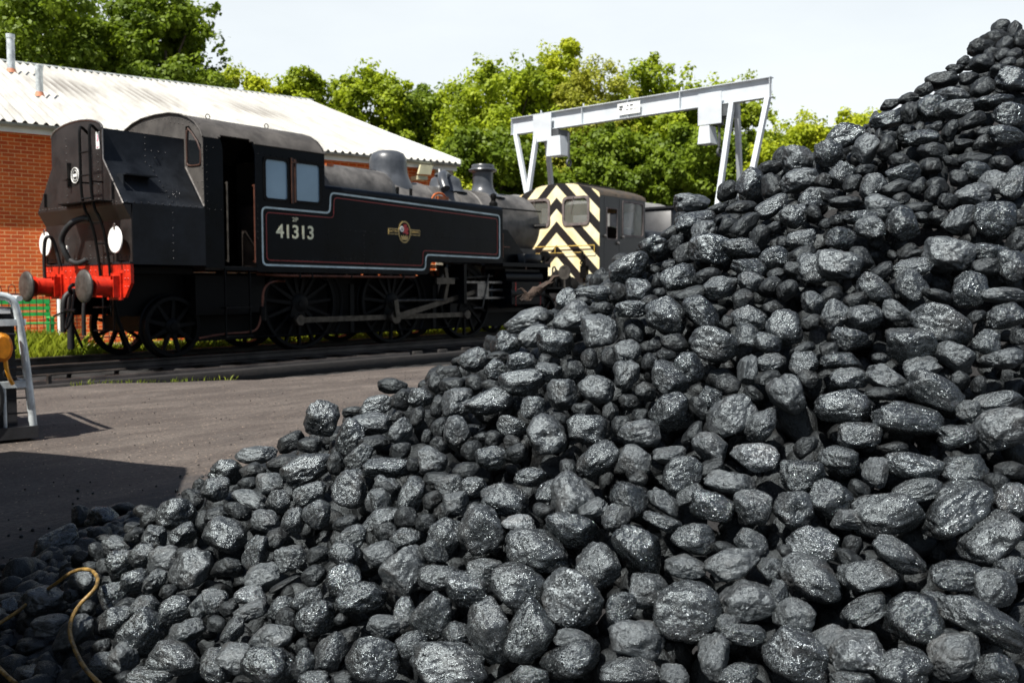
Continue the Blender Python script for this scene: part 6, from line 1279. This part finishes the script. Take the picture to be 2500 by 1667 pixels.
for i, (ar, px, py, w, h, a, fl, P, sx, sy, t_, gap) in enumerate(place):
    Rt = basis(a, 0); dz = (sx+sy)*.5*rg.uniform(.85, 1.0)
    # push slightly into the heap so that lumps rest on one another
    P = P+Fv*(dz*.10)
    if P[2]-min(sy, dz) < .005 and False: pass
    P[2] = max(P[2], min(sy, dz)*.75)
    S = Matrix.Diagonal((sx*1.14, sy*1.16, dz*1.15))
    # random quarter turns so that the shared shapes do not look alike
    q = Matrix.Rotation(PI/2*rg.integers(0, 4), 3, 'Z') if abs(sx-sy) < .25*sx else Matrix.Rotation(PI*rg.integers(0, 2), 3, 'Z')
    q = q @ Matrix.Rotation(PI*rg.integers(0, 2), 3, 'X')
    Mx = (Rt @ S @ q)
    if i < 300:
        pool = [k for k in range(NV) if fl in variants[k]]; k = pool[int(rg.integers(len(pool)))]
        o = bpy.data.objects.new('coal_lump', variants[k][fl]); COL.objects.link(o)
        M4 = Mx.to_4x4(); M4.translation = Vector(P); o.matrix_world = M4
        size = 'large' if ar > 9000 else ('middling' if ar > 4200 else 'small')
        asp = w/h; shp_ = 'long narrow' if asp > 2.1 else ('oblong' if asp > 1.45 else 'rounded'); tone = {'w': ' pale glinting', 's': ' shiny', '': ''}[fl]
        fx, fy = min(99, max(0, round(px/25))), min(99, max(0, round(py/16.67)))
        lab = f"{size} {shp_}{tone} coal lump, {words(fx)} percent across and {words(fy)} percent down the photo"
        while lab in used:
            fy += 1; lab = f"{size} {shp_}{tone} coal lump, {words(fx)} percent across and {words(min(99, fy))} percent down the photo"
        used.add(lab); tag(o, lab, 'coal lump', 'coal lumps on the heap')
    else:
        v, f = mid[int(rg.integers(len(mid)))]; A = np.array(Mx); lowv.append(v@A.T+P); lowc.append(v*(sx+sy)/2/.05+rg.random(3)*90); lowf.append(f+nlow); nlow += len(v)
# smaller coal filling the heap between and below the lumps
cnt = 0
cu = rg.uniform(-2.35, 3.1, 30000); cv = rg.uniform(1.0, 4.1, 30000); hh = heap(cu, cv)
for u, v0, h in zip(cu, cv, hh):
    if h < .0 or (h < .3 and rg.random() < .4): continue
    P = W2(u, v0, max(h, -.01)); d = P-CAM; dep = d@Fv
    if dep < .8: continue
    px = 1250+FPX*(d@R2)/dep; py = 833.5-FPX*(d@U2)/dep
    if px < -60 or px > 2580 or py > 1760: continue
    slope = SF if v0 < AV else SB
    r0 = rg.uniform(.020, .050)*(0.8+.1*dep)
    nrm = np.array([SS*.5*(-1), 0, 1])
    off = rg.uniform(.13, .22) if rg.random() < .88 else rg.uniform(.08, .13)
    if h > 1.1 and rg.random() < .5: off *= .45; r0 = rg.uniform(.012, .035)
    off = min(off, max(h, 0)*.8+.005)
    P = P-np.array([0, 0, off*1.25])+FH*off*.3*0
    if P[2] < r0*.2-.01: P[2] = r0*.3
    shp2 = low2 if r0 < .028 else low
    v, f = shp2[int(rg.integers(len(shp2)))]
    Rr = np.array(Matrix.Rotation(rg.uniform(0, 6.3), 3, Vector(rg.normal(size=3)).normalized()))
    A = Rr*np.array([r0*rg.uniform(.9, 1.4), r0*rg.uniform(.7, 1.1), r0*rg.uniform(.6, 1)])[None]
    lowv.append(v@A.T+P); lowc.append(v*r0/.05+rg.random(3)*90); lowf.append(f+nlow); nlow += len(v); cnt += 1
    if cnt > 5600: break
# fallen crumbs at the foot
for _ in range(200):
    th = rg.uniform(PI*.80, PI*1.3); rr = 3.87*(1+abs(rg.normal())*.10); u = AU+rr*math.cos(th); v0 = AV+rr*.58*math.sin(th)
    r0 = rg.uniform(.003, .011); P = W2(u, v0, r0*.5); v, f = low2[int(rg.integers(len(low2)))]
    lowv.append(v*r0+P); lowc.append(v*r0/.05+rg.random(3)*90); lowf.append(f+nlow); nlow += len(v)
for p in place:      # lumps that stand proud of the slope rest on others
    g = p[11]
    if g <= 0: continue
    for k in range(int(g/.035)+3):
        r0 = rg.uniform(.035, .055); P = p[7]-np.array([0, 0, p[9]*.75+.04*k])+FH*rg.uniform(.03, .07)+rg.normal(size=3)*.012; v, f = low[int(rg.integers(len(low)))]
        Rr = np.array(Matrix.Rotation(rg.uniform(0, 6.3), 3, Vector(rg.normal(size=3)).normalized()))
        lowv.append(v@(Rr*r0).T+P); lowc.append(v*r0/.05+rg.random(3)*90); lowf.append(f+nlow); nlow += len(v)
print('filler', cnt)
V = np.concatenate(lowv); F_ = np.concatenate(lowf)
M_coalf = coal_mat('small_coal', .0025, .010, .55, .22, .42, ior=1.55, pmin=.45)  # blacker than the lumps: shade of the gaps put into the colour
o = fast('coal', V, F_, M_coalf); lc_attr(o.data, np.concatenate(lowc)); tag(o, 'small coal packed between the larger lumps of the heap', 'coal', kind='stuff')
# core of the heap
us = np.linspace(-2.6, 4.5, 120); vs_ = np.linspace(-.6, 7, 120); Ug, Vg = np.meshgrid(us, vs_); Hg = np.maximum(heap(Ug, Vg)-.28+.19*np.clip(heap(Ug, Vg)-1.0, 0, 1), -.05)+.015*sn(Ug, Vg, 9)
Pw = np.stack([CAM[0]+Rv[0]*Ug+FH[0]*Vg, CAM[1]+Rv[1]*Ug+FH[1]*Vg, Hg], -1).reshape(-1, 3); idx = np.arange(Ug.size).reshape(Ug.shape); f = np.stack([idx[:-1, :-1], idx[:-1, 1:], idx[1:, 1:], idx[1:, :-1]], -1).reshape(-1, 4)
o = fast('coal_dust', Pw, f, mat('coal_dust', (.006, .006, .007), .8, vary=.5, scale=40, bump=.8, bscale=60)); tag(o, 'black coal dust core of the heap', 'coal', kind='stuff')

# hose half buried at the foot
def hp(x, y, lift=.0):
    px, py = x/3.136, 1167+y/3.136; t_, hit, g = surf_hit(px, py, .05+lift); P = CAM+ray(px, py)*t_
    return P
hs = []
for x, y, l in ((120, 1568, .02), (60, 1520, .02), (0, 1460, .02), (-120, 1330, .0), (-150, 1220, .0), (0, 1105, .0), (100, 1045, .0), (190, 975, .0), (280, 900, -.07), (365, 850, -.02), (430, 805, .02), (510, 740, .03), (590, 700, .03), (680, 692, .03), (735, 730, .03), (755, 790, .03), (720, 860, .03), (620, 950, .03), (555, 1050, .03), (530, 1150, .03), (545, 1240, .03), (600, 1370, .03), (660, 1470, .03), (740, 1550, .03), (860, 1660, .03)):
    hs.append(hp(x, y, l))
q = MB(); q.tube(smooth_path(hs, 3), .0055, 10); o = q.build('hose', M_hose); tag(o, 'muddy yellow rubber hose looping over the foot of the coal heap', 'hose')
# bark on the crest
A = at_depth(1270, 735, 3.45); B_ = at_depth(1352, 684, 3.5); q = MB(); n = 9; pts = [A+(B_-A)*i/n+U2*.004*math.sin(i*2.1) for i in range(n+1)]
q.tube(pts, [.008, .014, .017, .015, .017, .016, .014, .012, .010, .005], 7)
q.tube([A+(B_-A)*.25, A+(B_-A)*.2+U2*.03-R2*.02, A+(B_-A)*.1+U2*.035-R2*.02], [.006, .004, .002], 5); q.tube([A+(B_-A)*.3, A+(B_-A)*.16+U2*.015, A+U2*.02-R2*.01], [.006, .004, .002], 5); q.tube([B_-(B_-A)*.15, B_+U2*.012, B_+R2*.02+U2*.014], [.008, .006, .003], 5)
nv = np.array(q.v); nv += .0035*np.stack([nz3(nv, 60, 1), nz3(nv, 60, 2), nz3(nv, 60, 3)], 1)*2; q.v = [tuple(x) for x in nv]
o = q.build('bark_piece', M_bark); tag(o, 'splintered strip of brown bark caught on the crest of the coal heap', 'bark')
